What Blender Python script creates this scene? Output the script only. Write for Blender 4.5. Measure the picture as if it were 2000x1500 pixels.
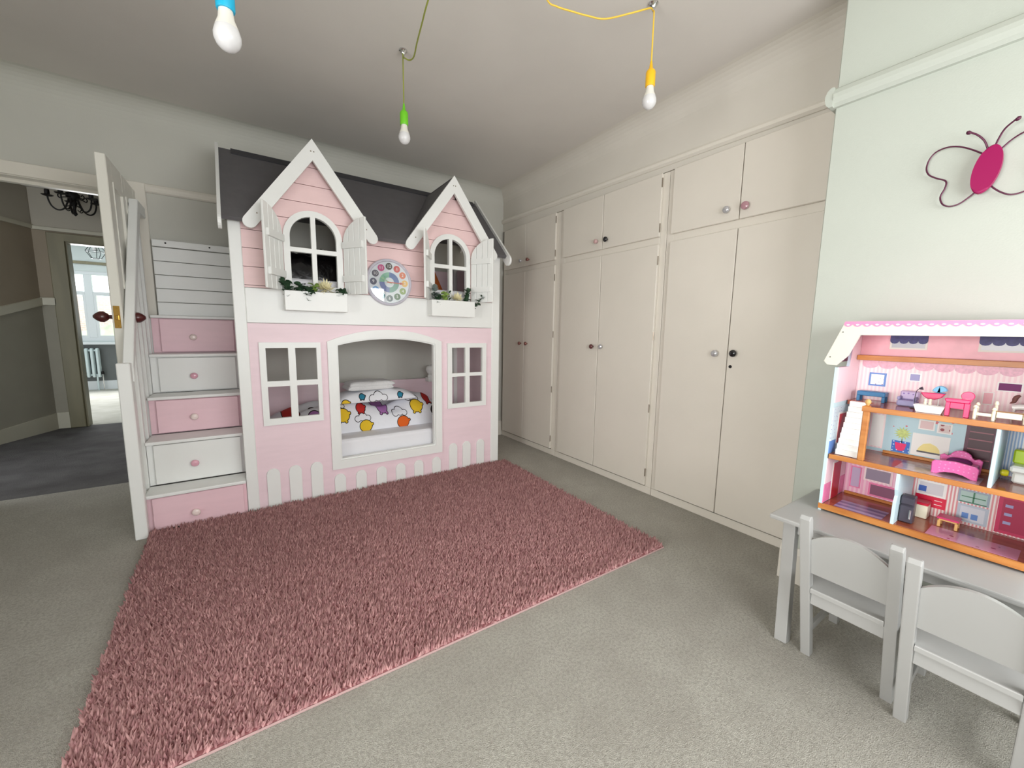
import bpy, bmesh, math, random
import numpy as np
from mathutils import Vector, Matrix
PI = math.pi
random.seed(7); rng = np.random.default_rng(7)
for o in list(bpy.data.objects): bpy.data.objects.remove(o, do_unlink=True)
SC = bpy.context.scene
COL = SC.collection

# ------------------------------------------------------------------ camera
R = Matrix(((0.8280727285898761, -0.05987525970294753, 0.5574141274144581),
            (-0.5604155758816611, -0.11530063361316481, 0.8201464175363011),
            (0.015163722331388291, -0.9915244410320438, -0.1290323384316863)))
cam = bpy.data.cameras.new('camera'); camo = bpy.data.objects.new('camera', cam); COL.objects.link(camo)
M = (R @ Matrix(((1, 0, 0), (0, -1, 0), (0, 0, -1)))).to_4x4(); M.translation = (0, 0, 1.2)
camo.matrix_world = M
cam.sensor_fit = 'HORIZONTAL'; cam.sensor_width = 36.0; cam.lens = 769.5274625224534 / 2000 * 36.0
cam.clip_start = 0.02; cam.clip_end = 200
SC.camera = camo

# ------------------------------------------------------------------ world, lights, exposure
W = bpy.data.worlds.new('world'); SC.world = W; W.use_nodes = True
nt = W.node_tree
bg = nt.nodes['Background']; bg.inputs[0].default_value = (0.92, 0.96, 1.0, 1); bg.inputs[1].default_value = 3.2

def area(name, loc, rot, sx, sy, power, col):
    l = bpy.data.lights.new(name, 'AREA'); l.shape = 'RECTANGLE'; l.size = sx; l.size_y = sy; l.energy = power; l.color = col
    o = bpy.data.objects.new(name, l); COL.objects.link(o); o.location = loc; o.rotation_euler = rot
    return o
area('bay_window_light', (0.825, -1.36, 1.37), (PI / 2, 0, 0), 2.65, 1.16, 65, (0.985, 0.99, 1.0))
left_fill = area('left_fill_light', (-1.93, 0.35, 1.2), (PI / 2, 0, -PI / 2), 1.3, 0.95, 29, (1.0, 0.985, 0.95)); left_fill.data.spread = math.radians(105)  # fill light added to brighten the wardrobes and chimney breast, no known source
area('far_window_light', (-2.2, 10.4, 1.55), (-PI / 2, 0, 0), 1.7, 1.1, 115, (0.97, 0.98, 1.0))
SC.view_settings.view_transform = 'Standard'; SC.view_settings.look = 'None'
SC.view_settings.gamma = 1; SC.view_settings.use_curve_mapping = False
SC.view_settings.exposure = -0.15

# ------------------------------------------------------------------ materials
def lin(c):
    return tuple(((v / 255) / 12.92 if v / 255 <= 0.04045 else (((v / 255) + 0.055) / 1.055) ** 2.4) for v in c)
def mat(name, rgb, rough=0.5, var=0.0, scale=8, bump=0.0, bscale=60, metal=0.0, rgb2=None, spec=None, stretch=None, coat=0):
    m = bpy.data.materials.new(name); m.use_nodes = True; n = m.node_tree.nodes; L = m.node_tree.links
    p = n['Principled BSDF']; c = lin(rgb)
    p.inputs['Base Color'].default_value = (*c, 1); p.inputs['Roughness'].default_value = rough; p.inputs['Metallic'].default_value = metal
    if spec is not None: p.inputs['Specular IOR Level'].default_value = spec
    if coat: p.inputs['Coat Weight'].default_value = coat; p.inputs['Coat Roughness'].default_value = 0.08
    tc = n.new('ShaderNodeTexCoord'); src = tc.outputs['Object']
    if stretch:
        mp = n.new('ShaderNodeMapping'); mp.inputs['Scale'].default_value = stretch; L.new(src, mp.inputs[0]); src = mp.outputs[0]
    if var or rgb2:
        nz = n.new('ShaderNodeTexNoise'); nz.inputs['Scale'].default_value = scale; nz.inputs['Detail'].default_value = 5; L.new(src, nz.inputs['Vector'])
        mx = n.new('ShaderNodeMix'); mx.data_type = 'RGBA'
        c2 = lin(rgb2) if rgb2 else tuple(v * (1 - var) for v in c)
        c1 = c if rgb2 else tuple(min(1, v * (1 + var * .6)) for v in c)
        mx.inputs[6].default_value = (*c1, 1); mx.inputs[7].default_value = (*c2, 1)
        mr = n.new('ShaderNodeMapRange'); mr.inputs[1].default_value = .35; mr.inputs[2].default_value = .65
        L.new(nz.outputs[0], mr.inputs[0]); L.new(mr.outputs[0], mx.inputs[0]); L.new(mx.outputs[2], p.inputs['Base Color'])
    if bump:
        nb = n.new('ShaderNodeTexNoise'); nb.inputs['Scale'].default_value = bscale; nb.inputs['Detail'].default_value = 4; L.new(src, nb.inputs['Vector'])
        b = n.new('ShaderNodeBump'); b.inputs['Strength'].default_value = bump; b.inputs['Distance'].default_value = .01
        L.new(nb.outputs[0], b.inputs['Height']); L.new(b.outputs[0], p.inputs['Normal'])
    return m
def stripes(name, c1, c2, freq, axis=1, rough=.4):
    m = mat(name, c1, rough); n = m.node_tree.nodes; L = m.node_tree.links; p = n['Principled BSDF']
    tc = [x for x in n if x.type == 'TEX_COORD'][0]
    sp = n.new('ShaderNodeSeparateXYZ'); L.new(tc.outputs['Object'], sp.inputs[0])
    a = n.new('ShaderNodeMath'); a.operation = 'MULTIPLY'; a.inputs[1].default_value = freq; L.new(sp.outputs[axis], a.inputs[0])
    s = n.new('ShaderNodeMath'); s.operation = 'SINE'; L.new(a.outputs[0], s.inputs[0])
    mr = n.new('ShaderNodeMapRange'); mr.inputs[1].default_value = -.3; mr.inputs[2].default_value = .3; L.new(s.outputs[0], mr.inputs[0])
    mx = n.new('ShaderNodeMix'); mx.data_type = 'RGBA'; mx.inputs[6].default_value = (*lin(c1), 1); mx.inputs[7].default_value = (*lin(c2), 1)
    L.new(mr.outputs[0], mx.inputs[0]); L.new(mx.outputs[2], p.inputs['Base Color'])
    return m
def dots(name, c1, c2, scale, size=.25, rough=.4):
    m = mat(name, c1, rough); n = m.node_tree.nodes; L = m.node_tree.links; p = n['Principled BSDF']
    tc = [x for x in n if x.type == 'TEX_COORD'][0]
    v = n.new('ShaderNodeTexVoronoi'); v.inputs['Scale'].default_value = scale; v.inputs['Randomness'].default_value = .35; L.new(tc.outputs['Object'], v.inputs['Vector'])
    lt = n.new('ShaderNodeMath'); lt.operation = 'LESS_THAN'; lt.inputs[1].default_value = size; L.new(v.outputs['Distance'], lt.inputs[0])
    mx = n.new('ShaderNodeMix'); mx.data_type = 'RGBA'; mx.inputs[6].default_value = (*lin(c1), 1); mx.inputs[7].default_value = (*lin(c2), 1)
    L.new(lt.outputs[0], mx.inputs[0]); L.new(mx.outputs[2], p.inputs['Base Color'])
    return m
def printed(name, base, blobs, clouds, org):
    """cloth with round coloured patches and black outlined clouds, printed in the XZ plane (world coordinates minus org)"""
    m = mat(name, base, .85, bump=.25, bscale=30); n = m.node_tree.nodes; L = m.node_tree.links; p = n['Principled BSDF']
    tc = [x for x in n if x.type == 'TEX_COORD'][0]
    ml = n.new('ShaderNodeVectorMath'); ml.operation = 'MULTIPLY'; ml.inputs[1].default_value = (1, 0, 1); L.new(tc.outputs['Object'], ml.inputs[0])
    cur = None
    def mixin(fac, col):
        nonlocal cur
        mx = n.new('ShaderNodeMix'); mx.data_type = 'RGBA'
        if cur is None: mx.inputs[6].default_value = (*lin(base), 1)
        else: L.new(cur, mx.inputs[6])
        mx.inputs[7].default_value = (*lin(col), 1); L.new(fac, mx.inputs[0]); cur = mx.outputs[2]
    def sdf(x, z, r):
        d = n.new('ShaderNodeVectorMath'); d.operation = 'DISTANCE'; d.inputs[1].default_value = (x - org[0], 0, z - org[2]); L.new(ml.outputs[0], d.inputs[0])
        s = n.new('ShaderNodeMath'); s.operation = 'SUBTRACT'; s.inputs[1].default_value = r; L.new(d.outputs['Value'], s.inputs[0]); return s.outputs[0]
    def less(sock, t):
        s = n.new('ShaderNodeMath'); s.operation = 'LESS_THAN'; s.inputs[1].default_value = t; L.new(sock, s.inputs[0]); return s.outputs[0]
    def mn(a, b):
        s = n.new('ShaderNodeMath'); s.operation = 'MINIMUM'; L.new(a, s.inputs[0]); L.new(b, s.inputs[1]); return s.outputs[0]
    for (x, z, w) in clouds:
        s = mn(mn(sdf(x - w * .55, z, w * .38), sdf(x, z + w * .18, w * .48)), sdf(x + w * .55, z, w * .36))
        mixin(less(s, .0), (30, 28, 30)); mixin(less(s, -.005), base)
    for (x, z, r, col) in blobs:
        s = mn(sdf(x, z, r), mn(mn(sdf(x - r * .55, z - r * 1.0, r * .2), sdf(x + r * .45, z - r * 1.0, r * .2)), sdf(x + r * 1.02, z + r * .25, r * .22)))
        mixin(less(s, .004), (40, 30, 30)); mixin(less(s, -.002), col)
    L.new(cur, p.inputs['Base Color'])
    return m
def tone(name, a, b, rough=.9):
    m = mat(name, a, rough, spec=.1); n = m.node_tree.nodes; L = m.node_tree.links; p = n['Principled BSDF']
    at = n.new('ShaderNodeAttribute'); at.attribute_name = 'tone'
    mx = n.new('ShaderNodeMix'); mx.data_type = 'RGBA'; mx.inputs[6].default_value = (*lin(a), 1); mx.inputs[7].default_value = (*lin(b), 1)
    L.new(at.outputs['Fac'], mx.inputs[0]); L.new(mx.outputs[2], p.inputs['Base Color']); return m
def glass(name, ref=.07, tint=(1, 1, 1)):
    m = bpy.data.materials.new(name); m.use_nodes = True; n = m.node_tree.nodes; L = m.node_tree.links; n.clear()
    o = n.new('ShaderNodeOutputMaterial'); t = n.new('ShaderNodeBsdfTransparent'); t.inputs[0].default_value = (*tint, 1)
    g = n.new('ShaderNodeBsdfGlossy'); g.inputs['Roughness'].default_value = .02
    mx = n.new('ShaderNodeMixShader'); mx.inputs[0].default_value = ref
    L.new(t.outputs[0], mx.inputs[1]); L.new(g.outputs[0], mx.inputs[2]); L.new(mx.outputs[0], o.inputs[0]); return m

mWall = mat('wall_paint', (202, 201, 192), .75, var=.02, scale=3, bump=.05, bscale=180)
mWallLow = mat('wall_paint_grey', (205, 200, 196), .75, var=.02, scale=3, bump=.05, bscale=180)
mChim = mat('wall_paint_pale_green_grey', (190, 196, 186), .7, var=.015, scale=3, bump=.06, bscale=180)
mCeil = mat('ceiling_paint', (214, 209, 202), .85, var=.02, scale=3, bump=.05, bscale=150)
mTrim = mat('gloss_trim_paint', (226, 221, 210), .35, var=.015, scale=4)
mDoor = mat('door_gloss_white', (228, 226, 216), .3, var=.015, scale=4)
mWard = mat('wardrobe_satin_paint', (222, 216, 205), .38, var=.02, scale=3, bump=.04, bscale=90)
mWardEdge = mat('wardrobe_frame_paint', (225, 219, 208), .38, var=.02, scale=3)
mCarpet = mat('cream_carpet', (202, 199, 190), .95, scale=5, rgb2=(186, 182, 173), bump=.9, bscale=260, spec=.1)
def carpet(name, a, b, c):
    m = mat(name, a, .95, bump=1.0, bscale=330, spec=.08); n = m.node_tree.nodes; L = m.node_tree.links; p = n['Principled BSDF']
    tc = [x for x in n if x.type == 'TEX_COORD'][0]; cur = None
    for sc_, col, lo, hi, f in ((2.2, b, .40, .66, .55), (9, b, .42, .62, .35), (95, c, .44, .64, .55), (240, c, .42, .62, .5)):
        nz = n.new('ShaderNodeTexNoise'); nz.inputs['Scale'].default_value = sc_; nz.inputs['Detail'].default_value = 3; L.new(tc.outputs['Object'], nz.inputs['Vector'])
        mr = n.new('ShaderNodeMapRange'); mr.inputs[1].default_value = lo; mr.inputs[2].default_value = hi; mr.inputs[4].default_value = f; L.new(nz.outputs[0], mr.inputs[0])
        mx = n.new('ShaderNodeMix'); mx.data_type = 'RGBA'; mx.inputs[6].default_value = (*lin(a), 1); mx.inputs[7].default_value = (*lin(col), 1)
        if cur: L.new(cur, mx.inputs[6])
        L.new(mr.outputs[0], mx.inputs[0]); cur = mx.outputs[2]
    L.new(cur, p.inputs['Base Color']); return m
mCarpet = carpet('cream_carpet', (214, 211, 200), (190, 185, 175), (166, 161, 150))
mHallC = mat('charcoal_hall_carpet', (112, 110, 110), .95, scale=4, rgb2=(94, 92, 92), bump=.8, bscale=230, spec=.1)
mFarC = mat('pale_far_carpet', (214, 211, 202), .95, scale=5, rgb2=(200, 197, 186), bump=.8, bscale=230, spec=.1)
mWhite = mat('white_satin_paint', (238, 239, 236), .35, var=.012, scale=5, bump=.03, bscale=40)
mPink = mat('pale_pink_paint', (240, 215, 222), .45, var=.02, scale=6, bump=.04, bscale=40, stretch=(1, 1, 6))
mPinkP = mat('pink_plank_paint', (240, 207, 206), .45, var=.02, scale=6, bump=.04, bscale=40, stretch=(1, 1, 6))
mPinkD = mat('pink_drawer_paint', (240, 204, 212), .4, var=.02, scale=6, bump=.04, bscale=40, stretch=(1, 1, 6))
mRoof = mat('charcoal_roof_paint', (98, 96, 98), .6, var=.06, scale=14, bump=.1, bscale=30)
mRidge = mat('dark_ridge_paint', (62, 62, 66), .5)
mKnobP = mat('pink_knob_glaze', (226, 170, 186), .15, coat=.5)
mKnobC = mat('cream_knob_glaze', (244, 226, 220), .15, coat=.5)
mGrey = mat('grey_furniture_lacquer', (176, 176, 174), .35, var=.012, scale=5, bump=.02, bscale=60)
mLinen = mat('white_linen', (238, 238, 242), .9, bump=.5, bscale=9)
mTowel = mat('white_towelling', (242, 242, 242), .95, bump=.8, bscale=180)
mBlack = mat('black_plastic_sheen', (14, 13, 15), .25, bump=.8, bscale=14)
mMaroon = mat('dark_red_fabric', (90, 24, 36), .8)
mOrange = mat('orange_fabric', (190, 96, 34), .8, var=.1)
mIron = mat('black_iron', (26, 24, 24), .5, metal=.4)
mBrass = mat('polished_brass', (214, 170, 92), .2, metal=1)
mSteel = mat('chrome', (215, 215, 215), .12, metal=1)
mHinge = mat('aged_steel', (150, 140, 128), .35, metal=.8)
mWoodD = mat('dark_red_wood', (78, 26, 26), .3, coat=.3, var=.2)
mYel = mat('yellow_cord', (240, 200, 70), .6); mGrn = mat('green_cord', (142, 150, 62), .6); mBlu = mat('blue_cord', (40, 150, 190), .6)
mYelH = mat('yellow_silicone', (245, 190, 30), .45); mGrnH = mat('green_silicone', (112, 200, 36), .45); mBluH = mat('blue_silicone', (20, 172, 212), .45)
mBulb = mat('opal_bulb', (216, 215, 215), .18); mBulbC = mat('white_bulb_collar', (228, 226, 216), .35)
mMag = mat('magenta_enamel', (152, 2, 82), .4, spec=.3); mWire = mat('plum_wire', (88, 34, 62), .4, metal=.3)

# ------------------------------------------------------------------ geometry helpers
ORG = {}
def org(p): return ORG.get(p.name, Vector((0, 0, 0))) if p else Vector((0, 0, 0))
def finish(name, bm, m, parent=None, smooth=False, origin=None):
    bmesh.ops.recalc_face_normals(bm, faces=bm.faces)
    o0 = org(parent) if parent else Vector(origin if origin else (0, 0, 0))
    if o0.length: bmesh.ops.translate(bm, verts=bm.verts, vec=-o0)
    me = bpy.data.meshes.new(name); bm.to_mesh(me); bm.free()
    if smooth:
        for p in me.polygons: p.use_smooth = True
        me.set_sharp_from_angle(angle=math.radians(48))
    if isinstance(m, (list, tuple)):
        for k in m: me.materials.append(k)
    elif m: me.materials.append(m)
    o = bpy.data.objects.new(name, me); COL.objects.link(o)
    if parent: o.parent = parent; ORG[o.name] = o0
    else: o.location = o0; ORG[o.name] = o0
    return o
def tag(o, label=None, cat=None, group=None, kind=None):
    if label: o['label'] = label
    if cat: o['category'] = cat
    if group: o['group'] = group
    if kind: o['kind'] = kind
    return o
def thing(name, label, cat, loc, group=None):
    o = bpy.data.objects.new(name, None); COL.objects.link(o); o.location = loc; o.empty_display_size = .1
    ORG[o.name] = Vector(loc); return tag(o, label, cat, group)
def grp(name, parent):
    o = bpy.data.objects.new(name, None); COL.objects.link(o); o.parent = parent; ORG[o.name] = org(parent); o.empty_display_size = .05; return o
def struct(o): o['kind'] = 'structure'; return o
def bbox(bm, x0, x1, y0, y1, z0, z1):
    vs = [bm.verts.new(p) for p in ((x0, y0, z0), (x1, y0, z0), (x1, y1, z0), (x0, y1, z0), (x0, y0, z1), (x1, y0, z1), (x1, y1, z1), (x0, y1, z1))]
    for f in ((3, 2, 1, 0), (4, 5, 6, 7), (0, 1, 5, 4), (1, 2, 6, 5), (2, 3, 7, 6), (3, 0, 4, 7)): bm.faces.new([vs[i] for i in f])
def box(name, x0, x1, y0, y1, z0, z1, m, parent=None, bv=.003, seg=1, origin=None):
    bm = bmesh.new(); bbox(bm, x0, x1, y0, y1, z0, z1)
    if bv: bmesh.ops.bevel(bm, geom=bm.edges[:], offset=min(bv, .45 * min(abs(x1 - x0), abs(y1 - y0), abs(z1 - z0))), segments=seg, affect='EDGES', profile=.6)
    return finish(name, bm, m, parent, origin=origin)
def map2(axis, a, b, d): return (a, d, b) if axis == 'Y' else (d, a, b) if axis == 'X' else (a, b, d)
def poly(name, pts, axis, d0, d1, m, parent=None, bv=0, seg=1, origin=None, smooth=False):
    bm = bmesh.new(); n = len(pts)
    A = [bm.verts.new(map2(axis, a, b, d0)) for a, b in pts]; B = [bm.verts.new(map2(axis, a, b, d1)) for a, b in pts]
    bm.faces.new(A); bm.faces.new(B[::-1])
    for i in range(n): bm.faces.new([A[i], A[(i + 1) % n], B[(i + 1) % n], B[i]])
    if bv: bmesh.ops.bevel(bm, geom=[e for e in bm.edges if len(e.link_faces) == 2 and any(len(f.verts) == n for f in e.link_faces)], offset=bv, segments=seg, affect='EDGES', profile=.6)
    return finish(name, bm, m, parent, origin=origin)
def ring(name, outer, inner, axis, d0, d1, m, parent=None, origin=None):
    bm = bmesh.new(); n = len(outer)
    V = [[bm.verts.new(map2(axis, a, b, d)) for a, b in P] for P in (outer, inner) for d in (d0, d1)]
    o0, o1, i0, i1 = V
    for k in range(n):
        j = (k + 1) % n
        for q in ((o0[k], o0[j], i0[j], i0[k]), (o1[k], i1[k], i1[j], o1[j]), (o0[k], o1[k], o1[j], o0[j]), (i0[k], i0[j], i1[j], i1[k])): bm.faces.new(q)
    return finish(name, bm, m, parent, origin=origin)
def poly_holes(name, outer, holes, axis, d0, d1, m, parent=None, origin=None):
    bm = bmesh.new(); E = []
    for P in [outer] + holes:
        vs = [bm.verts.new(map2(axis, a, b, d0)) for a, b in P]
        E += [bm.edges.new((vs[i], vs[(i + 1) % len(vs)])) for i in range(len(vs))]
    bmesh.ops.triangle_fill(bm, use_beauty=True, use_dissolve=False, edges=E)
    r = bmesh.ops.extrude_face_region(bm, geom=bm.faces[:])
    v = Vector(map2(axis, 0, 0, d1 - d0))
    bmesh.ops.translate(bm, verts=[g for g in r['geom'] if isinstance(g, bmesh.types.BMVert)], vec=v)
    return finish(name, bm, m, parent, origin=origin)
def frames(pts):
    P = [Vector(p) for p in pts]; out = []; up = None
    for i in range(len(P)):
        t = (P[min(i + 1, len(P) - 1)] - P[max(i - 1, 0)]).normalized()
        if up is None:
            up = Vector((0, 0, 1)) if abs(t.z) < .9 else Vector((1, 0, 0))
        u = (up - t * up.dot(t)).normalized(); v = t.cross(u); up = u
        out.append((P[i], u, v))
    return out
def tube_bm(bm, pts, r, n=8, closed=False):
    F = frames(pts); rings = []
    for i, (p, u, v) in enumerate(F):
        rr = r[i] if isinstance(r, (list, tuple)) else r
        rings.append([bm.verts.new(p + (u * math.cos(2 * PI * k / n) + v * math.sin(2 * PI * k / n)) * rr) for k in range(n)])
    for a, b in zip(rings, rings[1:]):
        for k in range(n): bm.faces.new((a[k], a[(k + 1) % n], b[(k + 1) % n], b[k]))
    bm.faces.new(rings[0]); bm.faces.new(rings[-1][::-1])
def tube(name, pts, r, m, parent=None, n=8, origin=None):
    bm = bmesh.new(); tube_bm(bm, pts, r, n); return finish(name, bm, m, parent, smooth=True, origin=origin)
def smooth_path(pts, k=6):
    P = [Vector(p) for p in pts]; P = [P[0] * 2 - P[1]] + P + [P[-1] * 2 - P[-2]]; out = []
    for i in range(1, len(P) - 2):
        for s in range(k):
            t = s / k; a, b, c, d = P[i - 1], P[i], P[i + 1], P[i + 2]
            out.append(.5 * ((2 * b) + (c - a) * t + (2 * a - 5 * b + 4 * c - d) * t * t + (-a + 3 * b - 3 * c + d) * t ** 3))
    out.append(P[-2]); return out
def lathe(name, prof, c, axis, m, parent=None, n=20, origin=None):
    """prof: list of (distance along axis, radius)"""
    ax = Vector(axis).normalized(); u = ax.orthogonal().normalized(); v = ax.cross(u); c = Vector(c); bm = bmesh.new(); rings = []
    for d, r in prof:
        rings.append([bm.verts.new(c + ax * d + (u * math.cos(2 * PI * k / n) + v * math.sin(2 * PI * k / n)) * max(r, 1e-4)) for k in range(n)])
    for a, b in zip(rings, rings[1:]):
        for k in range(n): bm.faces.new((a[k], a[(k + 1) % n], b[(k + 1) % n], b[k]))
    bm.faces.new(rings[0]); bm.faces.new(rings[-1][::-1])
    return finish(name, bm, m, parent, smooth=True, origin=origin)
def beam(name, a, b, w, h, m, parent=None, up=(0, 0, 1), bv=.003, origin=None):
    """rectangular bar from a to b"""
    a, b = Vector(a), Vector(b); t = (b - a).normalized(); s = Vector(up).cross(t).normalized(); q = t.cross(s); bm = bmesh.new()
    V = [bm.verts.new(p + s * (w / 2) * i + q * (h / 2) * j) for p in (a, b) for i, j in ((-1, -1), (1, -1), (1, 1), (-1, 1))]
    for f in ((3, 2, 1, 0), (4, 5, 6, 7), (0, 1, 5, 4), (1, 2, 6, 5), (2, 3, 7, 6), (3, 0, 4, 7)): bm.faces.new([V[i] for i in f])
    if bv: bmesh.ops.bevel(bm, geom=bm.edges[:], offset=bv, segments=2, affect='EDGES', profile=.6)
    return finish(name, bm, m, parent, origin=origin)
def cushion(name, c, hx, hy, hz, m, parent=None, p=3.0, n=22, flat=.25, lump=0.0, seed=0, rotz=0.0, origin=None, wave=None):
    """closed soft pad: domed top, flatter underside"""
    bm = bmesh.new(); rs = random.Random(seed); ph = [rs.uniform(0, 6.28) for _ in range(8)]
    def H(u, v):
        e = max(0.0, (1 - abs(u) ** p)) * max(0.0, (1 - abs(v) ** p)); return e ** .45
    top, bot = {}, {}
    cr, sr = math.cos(rotz), math.sin(rotz)
    for i in range(n + 1):
        for j in range(n + 1):
            u, v = math.sin(PI / 2 * (2 * i / n - 1)), math.sin(PI / 2 * (2 * j / n - 1))
            L = lump * (math.sin(5 * u + ph[0] + 2 * v) * .5 + math.sin(7 * v + ph[1] - 3 * u) * .35 + math.sin(11 * u + 6 * v + ph[2]) * .22 + math.sin(17 * u - 9 * v + ph[3]) * .12)
            h = H(u, v); x, y = hx * u, hy * v
            w = (wave(u, v) if wave else 0) * h
            x, y = x * cr - y * sr, x * sr + y * cr
            top[i, j] = bm.verts.new((c[0] + x, c[1] + y, c[2] + (hz * (1 + L) + w) * h))
            e = i in (0, n) or j in (0, n)
            bot[i, j] = top[i, j] if e else bm.verts.new((c[0] + x, c[1] + y, c[2] - hz * flat * h))
    for i in range(n):
        for j in range(n):
            bm.faces.new((top[i, j], top[i + 1, j], top[i + 1, j + 1], top[i, j + 1]))
            q = [bot[i, j], bot[i, j + 1], bot[i + 1, j + 1], bot[i + 1, j]]
            if len(set(q)) == 4:
                try: bm.faces.new(q)
                except ValueError: pass
    return finish(name, bm, m, parent, smooth=True, origin=origin)
def copy_tree(o, parent=None):
    c = o.copy(); COL.objects.link(c); c.parent = parent
    if o.name in ORG: ORG[c.name] = ORG[o.name]
    for ch in list(o.children): copy_tree(ch, c)
    return c
def arcpts(cx, cz, r, a0, a1, n): return [(cx + r * math.cos(math.radians(a0 + (a1 - a0) * i / n)), cz + r * math.sin(math.radians(a0 + (a1 - a0) * i / n))) for i in range(n + 1)]
def text_mesh(name, s, size, m, parent, pos, depth=.0008):
    """raised lettering facing -Y, centred on pos"""
    cu = bpy.data.curves.new(name, 'FONT'); cu.body = s; cu.size = size; cu.align_x = 'CENTER'; cu.align_y = 'CENTER'; cu.extrude = depth; cu.resolution_u = 4
    t = bpy.data.objects.new(name + '_tmp', cu); COL.objects.link(t)
    bpy.context.view_layer.update()
    me = bpy.data.meshes.new_from_object(t.evaluated_get(bpy.context.evaluated_depsgraph_get()))
    bpy.data.objects.remove(t); bpy.data.curves.remove(cu)
    me.transform(Matrix.Rotation(PI / 2, 4, 'X')); me.transform(Matrix.Translation(Vector(pos) - org(parent)))
    me.materials.clear(); me.materials.append(m); me.name = name
    o = bpy.data.objects.new(name, me); COL.objects.link(o); o.parent = parent; ORG[o.name] = org(parent); return o

# ------------------------------------------------------------------ the room
ZC = 2.72
YW = 3.86; XL = -2.0; YF = -1.4; XR = 3.05
struct(box('floor', XL - .1, XR, YF - .1, 4.1, -.1, 0, mCarpet, bv=0))
# back wall with its door opening, in one mesh (an upside-down U)
DX0, DX1, DZ = -1.62, -.612, 2.132
struct(poly('wall_back', [(XL - .1, 0), (DX0, 0), (DX0, DZ), (DX1, DZ), (DX1, 0), (XR, 0), (XR, ZC), (XL - .1, ZC)], 'Y', YW, 4.06, mWall))
added_opening = [(-.35, .70), (1.05, .70), (1.05, 1.70), (-.35, 1.70)]  # opening added in the unseen left wall to go with the fill light
struct(poly_holes('wall_left', [(YF, 0), (YW, 0), (YW, ZC), (YF, ZC)], [added_opening], 'X', XL - .1, XL, mWall))
w3 = struct(ring('added_window', added_opening, [(-.31, .74), (1.01, .74), (1.01, 1.66), (-.31, 1.66)], 'X', XL - .08, XL - .02, mDoor)); box('mullion', XL - .08, XL - .02, .33, .37, .74, 1.66, mDoor, w3)  # made-up window frame, out of view, added around the left fill light
# front wall behind the camera with the bay window opening
struct(poly_holes('wall_front', [(XL - .1, 0), (XR, 0), (XR, ZC), (XL - .1, ZC)], [[(-.52, .72), (2.16, .72), (2.16, 1.98), (-.52, 1.98)]], 'Y', YF - .15, YF, mWall))
# wall over the fitted wardrobes and the outer wall behind them
struct(box('wall_right', XR, XR + .1, YF, YW, 0, ZC, mWall, bv=0))
mWardWall = mat('wall_paint_over_wardrobes', (214, 209, 199), .7, var=.02, scale=3, bump=.05, bscale=180)
struct(box('wall_over_wardrobe', 2.472, 2.6, .70, YW, 2.31, ZC, mWardWall, bv=0))
# chimney breast
CX = 2.19; CY = .755
struct(box('wall_chimney', CX, XR, YF, CY, 0, ZC, mChim, bv=.004))
# ceiling with a coved edge
struct(box('ceiling', XL - .1, XR, YF - .1, 4.06, ZC, ZC + .1, mCeil, bv=0))
def cove(name, prof_axis, d0, d1, corner, sx, m, r=.13):
    a = [(corner[0] - sx * .002, corner[1] + .002)] + [(corner[0] + sx * (r - r * math.sin(t)), corner[1] - (r - r * math.cos(t))) for t in [PI / 2 * i / 8 for i in range(9)]]
    return struct(poly(name, a, prof_axis, d0, d1, m))
cove('trim_1', 'X', XL, 2.48, (YW, ZC), -1, mWall)
cove('trim_2', 'Y', CY, YW, (2.472, ZC), -1, mWardWall)
# picture rails
def rail_prof(f, s, z0, z1, p=.028):
    zc = (z0 + z1) / 2; h = z1 - z0
    return [(f, z0), (f + s * p * .45, z0), (f + s * p * .8, z0 + h * .15), (f + s * p, z0 + h * .4), (f + s * p, z0 + h * .62), (f + s * p * .75, z0 + h * .88), (f + s * p * .4, z1), (f, z1)]
struct(poly('trim_3', rail_prof(YW, -1, 2.135, 2.195), 'X', -.505, 2.46, mTrim))
struct(poly('trim_4', rail_prof(CX, -1, 2.185, 2.262, .038), 'Y', YF, CY, mChim))
struct(poly('trim_5', rail_prof(CY, 1, 2.185, 2.262, .03), 'X', CX - .034, 2.46, mChim))
# cornice above the wardrobes: it runs slightly out of level, lower towards the chimney
bm = bmesh.new()
for y, zb in ((YW, 2.395), (CY, 2.325)):
    for a, b in ((2.474, 0), (2.462, 0), (2.448, .012), (2.448, .03), (2.458, .044), (2.474, .05)): bm.verts.new((a, y, zb + b))
bm.verts.ensure_lookup_table(); V = list(bm.verts); bm.faces.new(V[:6]); bm.faces.new(V[6:][::-1])
for i in range(6): bm.faces.new((V[i], V[(i + 1) % 6], V[6 + (i + 1) % 6], V[6 + i]))
struct(finish('trim_6', bm, mTrim))
# skirting boards
struct(poly('baseboard_back', [(YW, 0), (YW - .02, 0), (YW - .02, .14), (YW - .008, .165), (YW, .165)], 'X', -.505, 2.475, mTrim))
struct(poly('baseboard_chimney', [(CX, 0), (CX - .022, 0), (CX - .022, .145), (CX - .01, .175), (CX, .175)], 'Y', YF, CY + .02, mTrim))
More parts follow.
